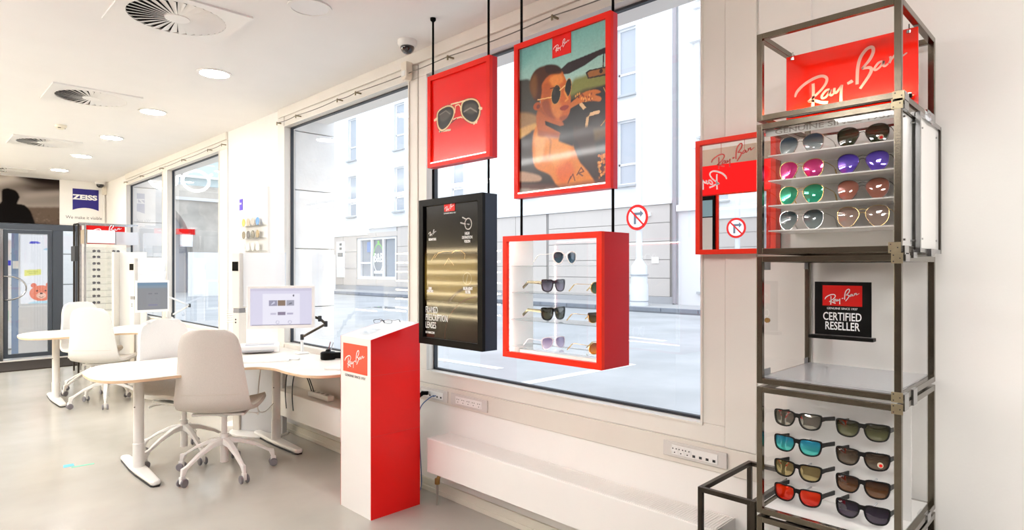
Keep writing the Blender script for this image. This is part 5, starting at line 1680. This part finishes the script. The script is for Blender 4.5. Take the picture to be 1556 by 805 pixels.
# ================================================================== STREET
SZ = .30
ASPH = mat('worn_asphalt', (0.40, 0.41, 0.43), .75, bump=.25, bscale=9, var=.14, vscale=.9)
PAVE = mat('pale_pavement', (0.46, 0.46, 0.47), .8, bump=.1, bscale=12, var=.06, vscale=2)
struct('street', MB().box(3.6, -40, -.2, 13.2, 70, SZ), ASPH)
nk = struct('pavement', MB().box(2.84, -40, -.2, 3.6, 70, SZ + .12), PAVE)
fk = struct('pavement', MB().box(13.32, -40, -.2, 15.2, 70, SZ + .12), PAVE)
kerb = struct('kerb', MB().box(13.2, -40, 0, 13.25, 70, SZ + .04), mat('kerb_joint', (0.16, 0.17, 0.19), .8))
for i in range(34):
    MB().box(13.205, -2 + i * 1.0, 0, 13.32, -2 + i * 1.0 + .985, SZ + .13).build('kerb_stone', mat('kerb_stone', (0.22, 0.24, 0.28), .7, var=.1), kerb, bevel=.01)
LINEW = mat('road_paint', (0.82, 0.83, 0.85), .6, var=.05)
def road_line(pa, pb, wd, lab):
    a = onZ(*pa, SZ + .002); b = onZ(*pb, SZ + .002)
    tag(MB().bar((a[0], a[1], SZ + .003), (b[0], b[1], SZ + .003), wd, .004).build('road_marking', LINEW), lab, 'road marking', 'painted road lines')
road_line((700, 600), (960, 553), .12, 'long oblique white road line crossing below the red display box')
road_line((955, 512), (1010, 518), .12, 'short white road dash between the red box and the window edge')
road_line((660, 545), (760, 560), .12, 'pale road line seen below the black poster')

def facade(name, label, x, y0, y1, z0, z1, holes, m, depth=.25, parent_group=None):
    """wall facing -x from y0 to y1; holes: list of (ya, yb, za, zb)"""
    t = thing(name, label, 'building', (x, 0, 0))
    ys = sorted({y0, y1, *[h[0] for h in holes], *[h[1] for h in holes]})
    zs_ = sorted({z0, z1, *[h[2] for h in holes], *[h[3] for h in holes]})
    b = MB()
    for i in range(len(ys) - 1):
        for j in range(len(zs_) - 1):
            cy, cz = (ys[i] + ys[i + 1]) / 2, (zs_[j] + zs_[j + 1]) / 2
            if any(h[0] < cy < h[1] and h[2] < cz < h[3] for h in holes): continue
            b.add([(0, ys[i], zs_[j]), (0, ys[i + 1], zs_[j]), (0, ys[i + 1], zs_[j + 1]), (0, ys[i], zs_[j + 1])], [(0, 1, 2, 3)])
    for h in holes:
        a, c, e, f = h
        b.add([(0, a, e), (0, c, e), (0, c, f), (0, a, f), (depth, a, e), (depth, c, e), (depth, c, f), (depth, a, f)], [(0, 1, 5, 4), (1, 2, 6, 5), (2, 3, 7, 6), (3, 0, 4, 7)])
    b.add([(depth + .3, y0, z0), (depth + .3, y1, z0), (depth + .3, y1, z1), (depth + .3, y0, z1), (0, y0, z1), (0, y1, z1), (0, y0, z0), (0, y1, z0)], [(0, 3, 2, 1), (4, 5, 2, 3), (6, 4, 3, 0), (5, 7, 1, 2)])
    b.build('wall', m, t)
    return t
PLAST = mat('white_facade_plaster', (0.73, 0.735, 0.75), .85, bump=.05, bscale=8, var=.015, vscale=.5)
PANE = mat('facade_window_glass', (0.30, 0.34, 0.40), .05, coat=1.0)
CURT = mat('pale_net_curtain', (0.40, 0.43, 0.49), .5, coat=.8)
WF = mat('white_window_frame', (0.78, 0.78, 0.79), .5)
rows = [(3.86, 5.75), (6.50, 8.46), (9.2, 11.1), (11.9, 13.8)]
cols = [(21.39, 22.12), (25.23, 25.95), (17.55, 18.28), (13.75, 14.48), (9.90, 10.55), (29.1, 29.8)]
holes = [(a, b, c, d) for a, b in cols for c, d in rows]
holes += [(21.95, 25.05, .95, 2.76)]
F1 = facade('apartment_building', 'white plastered building across the street with slim windows and beige ground floor', 15.0, 8.64, 29.95, .42, 15, holes, PLAST)
def fwindow(F, a, b, c, d, dx=.10):
    o = MB()
    o.ring([(a, c), (b, c), (b, d), (a, d)], [(a + .05, c + .05), (b - .05, c + .05), (b - .05, d - .05), (a + .05, d - .05)], 0, .06)
    o.v = [(y_ + dx, x_, z_) for x_, y_, z_ in o.v]
    md = c + (d - c) * .32
    o.box(dx, a, md - .03, dx + .05, b, md + .03)
    w_ = o.build('window', WF, F)
    MB().box(dx + .03, a + .04, c + .04, dx + .04, b - .04, d - .04).build('pane', CURT, w_)
    MB().box(-.10, a - .06, c - .07, dx, b + .06, c - .01).build('window_sill', mat('grey_sill', (0.45, 0.46, 0.48), .5), F)
for a, b in cols:
    for c, d in rows:
        fwindow(F1, a, b, c, d)
# shop window with the green ring sign
o = MB().ring([(21.95, .95), (25.05, .95), (25.05, 2.76), (21.95, 2.76)], [(22.05, 1.05), (24.85, 1.05), (24.85, 2.70), (22.05, 2.70)], 0, .12)
o.v = [(y_ + .0, x_, z_) for x_, y_, z_ in o.v]
sw = o.build('shop_window_frame', WF, F1)
for y in (22.92, 23.85):
    MB().box(.0, y, 1.05, .10, y + .12, 2.70).build('mullion', WF, sw)
MB().box(.13, 22.0, 1.0, .14, 25.0, 2.74).build('pane', PANE, sw)
def on_facade(mb): mb.v = [(y_, -x_, z_) for x_, y_, z_ in mb.v]; return mb
def ringF(cy, cz, ry, rz, wd, m, nm, par, x=-.01, dp=.02, a0=0, a1=360):
    n = 36; out = []; inn = []
    vs, fs = [], []
    for k in range(n + 1):
        a = math.radians(a0 + (a1 - a0) * k / n)
        vs += [(x, cy + ry * math.cos(a), cz + rz * math.sin(a)), (x, cy + (ry - wd) * math.cos(a), cz + (rz - wd) * math.sin(a))]
    for k in range(n): fs.append((2 * k, 2 * k + 1, 2 * k + 3, 2 * k + 2))
    return MB().add(vs, fs).build(nm, m, par)
GRN = mat('green_vinyl', '7cc86c', .5)
ringF(23.35, 1.86, .42, .66, .055, GRN, 'ring_sign', sw, x=.005, a0=10, a1=170)
ringF(23.35, 1.86, .42, .66, .055, mat('white_vinyl', (0.8, 0.85, 0.85), .5), 'ring_sign', sw, x=.005, a0=170, a1=370)
MB().box(.0, 23.28, 2.52, .01, 23.42, 2.64).build('leaf_mark', GRN, sw)
q = text('B&B', .56, LETW, sw, (.0, 23.35, 1.70), 'CENTER', sx=.72, bold=.012, rz=R90, name='lettering')
MB().box(.10, 24.0, 2.15, .125, 24.45, 2.62).build('blue_poster', mat('shop_blue', '7a96c8', .5), sw)
MB().box(.0, 24.0, 1.62, .01, 24.8, 1.70).build('vinyl_strip', LETW, sw)
MB().box(.0, 23.0, 1.18, .01, 23.7, 1.30).build('vinyl_strip', LETW, sw)
# beige ground-floor cladding, slab by slab
PANL = mat('beige_cladding', (0.60, 0.55, 0.52), .6, var=.03, vscale=.6)
joint = MB().box(-.03, 8.66, .42, 0, 21.9, 3.2).build('cladding_joint', mat('cladding_shadow', (0.3, 0.28, 0.27), .9), F1)  # darker backing showing in the gaps between slabs
def slabs(y0, y1, z0, z1, hh, ww):
    z = z0
    while z < z1 - .05:
        zt = min(z + hh, z1)
        y = y0
        while y < y1 - .05:
            yt = min(y + ww, y1)
            MB().box(-.055, y + .008, z + .008, -.02, yt - .008, zt - .008).build('cladding_slab', PANL, F1)
            y = yt
        z = zt
slabs(8.75, 13.2, .62, 3.19, .515, 4.45)
slabs(13.3, 21.8, .62, 3.19, .86, 1.42)
slabs(21.8, 25.1, 2.80, 3.02, .3, 1.65); slabs(21.8, 25.1, .62, .93, .4, 1.65)
slabs(25.1, 27.5, .62, 2.95, .78, 1.2)
MB().box(-.12, 8.66, 3.19, .0, 24.1, 3.27).build('cornice', WF, F1); MB().box(-.10, 24.1, 2.93, .0, 27.6, 3.02).build('cornice', WF, F1)
MB().box(-.06, 8.66, .42, .0, 29.9, .62).build('plinth', mat('grey_plinth', (0.42, 0.42, 0.44), .8), F1)
for y in (27.55, 20.1):
    MB().tube([(-.10, y, .5), (-.10, y, 2.9 if y > 27 else 3.2), (-.16, y + .25, 3.25), (-.16, y + .3, 14.0)] if y > 27 else [(-.10, y, .5), (-.10, y, 1.0)], .06, 10).build('downpipe', WF, F1, smooth=True)
MB().box(-.09, 26.15, .98, -.055, 26.87, 2.70).build('totem_sign', LETW, F1)
for z in (2.30, 2.50):
    MB().box(-.095, 26.38, z, -.088, 26.60, z + .12).build('totem_mark', LETG, F1)
MB().box(-.11, 26.30, 1.98, -.088, 26.72, 2.16).build('totem_plate', GREYP, F1)
MB().box(-.08, 9.10, 1.55, -.055, 9.32, 1.72).build('number_plate', LETW, F1)
MB().box(-.14, 9.35, 2.88, -.03, 9.60, 2.98).build('wall_lamp', LETW, F1)
# neighbour to the right
h2 = [(7.0, 7.86, 4.9, 7.1), (7.0, 7.86, 8.6, 11), (7.2, 7.86, .80, 1.35), (4.2, 5.1, 4.9, 7.1), (4.2, 5.1, 1.3, 3.2)]
F2 = facade('apartment_building', 'white building with moulded window surrounds right of the downpipe across the street', 14.95, -6, 8.50, .42, 15, h2, PLAST)
for a, b, c, d in h2:
    fwindow(F2, a, b, c, d)
    if d - c > 1:
        MB().box(-.20, a - .22, d + .30, 0, b + .22, d + .46).build('window_hood', WF, F2)
        MB().box(-.12, a - .16, c - .30, 0, b + .16, c - .18).build('window_apron', WF, F2)
        MB().box(-.05, a - .14, c - .1, 0, a, d + .3).build('surround', WF, F2); MB().box(-.05, b, c - .1, 0, b + .14, d + .3).build('surround', WF, F2)
MB().box(-.12, -6, 2.95, 0, 8.5, 3.12).build('string_course', WF, F2)
tag(MB().tube([(14.88, 8.58, .45), (14.88, 8.58, 15)], .055, 10).build('downpipe', mat('mauve_pipe', (0.36, 0.33, 0.36), .5), None, smooth=True), 'dark vertical downpipe between the two buildings across the street', 'downpipe')

# street sign pole with no-right-turn disc
t = thing('street_sign', 'white pole with round red-rimmed no right turn sign and thick base', 'street sign', (13.9, 9.06, .42))
PW = mat('pale_pole', (0.72, 0.74, 0.78), .5)
MB().lathe([(.24, 0), (.24, .55), (.22, .60), (.21, 1.05), (.12, 1.18), (.085, 1.24)], 24).build('pole_base', PW, t, smooth=True)
MB().lathe([(.085, 1.2), (.075, 9.5)], 16).build('pole', PW, t, smooth=True)
for z in (.10, .80):
    MB().lathe([(.246, z), (.246, z + .03)], 24).build('band', mat('pole_band', (0.4, 0.42, 0.46), .5), t)
def disc(r, x, m, nm, par):
    b = MB().lathe([(0, 0), (r, 0), (r, .004), (0, .004)], 40, (0, 0, 0)); b.v = [(x - z_, x_, 2.34 + y_) for x_, y_, z_ in b.v]
    return b.build(nm, m, par)
ds = disc(.34, -.10, REDP, 'sign_disc', t)
disc(.265, -.106, mat('sign_white', (0.86, 0.86, 0.88), .4), 'white_field', ds)
AR = mat('sign_slate', (0.12, 0.14, 0.18), .5)
MB().box(-.114, -.035 + .06, 2.16, -.111, .035 + .06, 2.42).box(-.114, -.10, 2.40, -.111, .095, 2.47).add([(-.1125, -.10, 2.34), (-.1125, -.10, 2.53), (-.1125, -.20, 2.435)], [(0, 1, 2)]).build('arrow', AR, ds)
MB().bar((-.116, .19, 2.53), (-.116, -.19, 2.15), .012, .045).build('red_bar', REDP, ds)

# stone viaduct building closing the street at the far left
ARX = [(5.2, 26.0)]
t = thing('stone_building', 'pale stone building with dark arch and ledge seen through the far windows', 'building', (4.2, 30.0, 0))
b = MB()
STW = mat('pale_rough_stone', (0.56, 0.52, 0.47), .9, bump=.6, bscale=2.5, var=.22, vscale=1.1)
# arch hole between x0..x1
ac, ar_ = 3.7, 1.55
pts = [(ac - ar_ * math.cos(PI * k / 18), 1.8 + ar_ * 1.68 * math.sin(PI * k / 18)) for k in range(19)]
right = [(pts[18][0], .3)] + [pts[18 - k] for k in range(10)] + [(ac, 5.2), (16, 5.2), (16, .3)]
left = [(pts[0][0], .3)] + [pts[k] for k in range(10)] + [(ac, 5.2), (-4, 5.2), (-4, .3)]
b.prism(right, 0, .8, 'y'); b.prism(left, 0, .8, 'y')
b.build('wall', STW, t)
MB().box(-4, -.15, 4.50, 16, .1, 4.64).build('ledge', WF, t)
MB().box(-4, .85, .3, 8, 1.0, 5.1).build('arch_back', mat('dark_arch', (0.40, 0.41, 0.46), .8), t)
MB().box(4.55, -.05, 2.95, 5.3, .35, 3.2).build('red_awning', REDP, t)
MB().box(4.75, -.05, 2.4, 5.2, .2, 2.94).build('white_notice', LETW, t)
for k in range(9):
    MB().box(-.5, .5, 1.0 + k * .32, 3.2, .6, 1.14 + k * .32).build('grille_bar', mat('pale_grille', (0.55, 0.6, 0.7), .5), t)
MB().box(-4, 1.2, 4.9, 16, 1.4, 14).build('glazed_upper_wall', mat('pale_green_cladding', (0.60, 0.72, 0.74), .3), t)
for k in range(7):
    MB().box(-4 + k * 3, 1.0, 5.2, -3.85 + k * 3, 1.2, 14).build('mullion', WF, t)
for k in range(3):
    MB().box(-4, 1.0, 5.7 + k * 1.0, 16, 1.15, 5.82 + k * 1.0).build('transom', WF, t)
t = thing('street_barrier', 'white panel hoarding with grey letter shapes before the stone building', 'hoarding', (8.0, 26.0, .3))
for k in range(4):
    MB().box(k * 1.6, 0, 0, k * 1.6 + 1.57, .05, 1.75).build('panel', LETW, t)
# eyeglasses-shaped window sign
t = thing('hanging_sign', 'white eyeglasses-shaped outdoor sign hung before the far window', 'sign', (3.03, 10.24, 2.77))
EW = emis('white_neon', (1, 1, 1), 1.6)
for s in (-1, 1):
    pts = [( .36 * s + .30 * math.cos(a), 0, .30 * math.sin(a) * .85) for a in [2 * PI * k / 28 for k in range(29)]]
    MB().tube(pts, .035, 8).build('ring', EW, t, smooth=True)
MB().tube([(-.08, 0, .06), (0, 0, .11), (.08, 0, .06)], .03, 8).build('bridge', EW, t, smooth=True)
for s in (-1, 1):
    MB().tube([(.62 * s, 0, .12), (.74 * s, 0, .20)], .03, 8).build('lug', EW, t, smooth=True)
MB().bar((-.9, .05, .42), (.8, .05, .42), .03).build('bracket_bar', WF, t)
MB().bar((-.46, .05, .42), (-.46, .0, .25), .015).build('hanger', WF, t); MB().bar((.36, .05, .42), (.36, .0, .25), .015).build('hanger', WF, t)
t.rotation_euler = (0, 0, math.radians(-8)); t.scale = (.62, .62, .62)
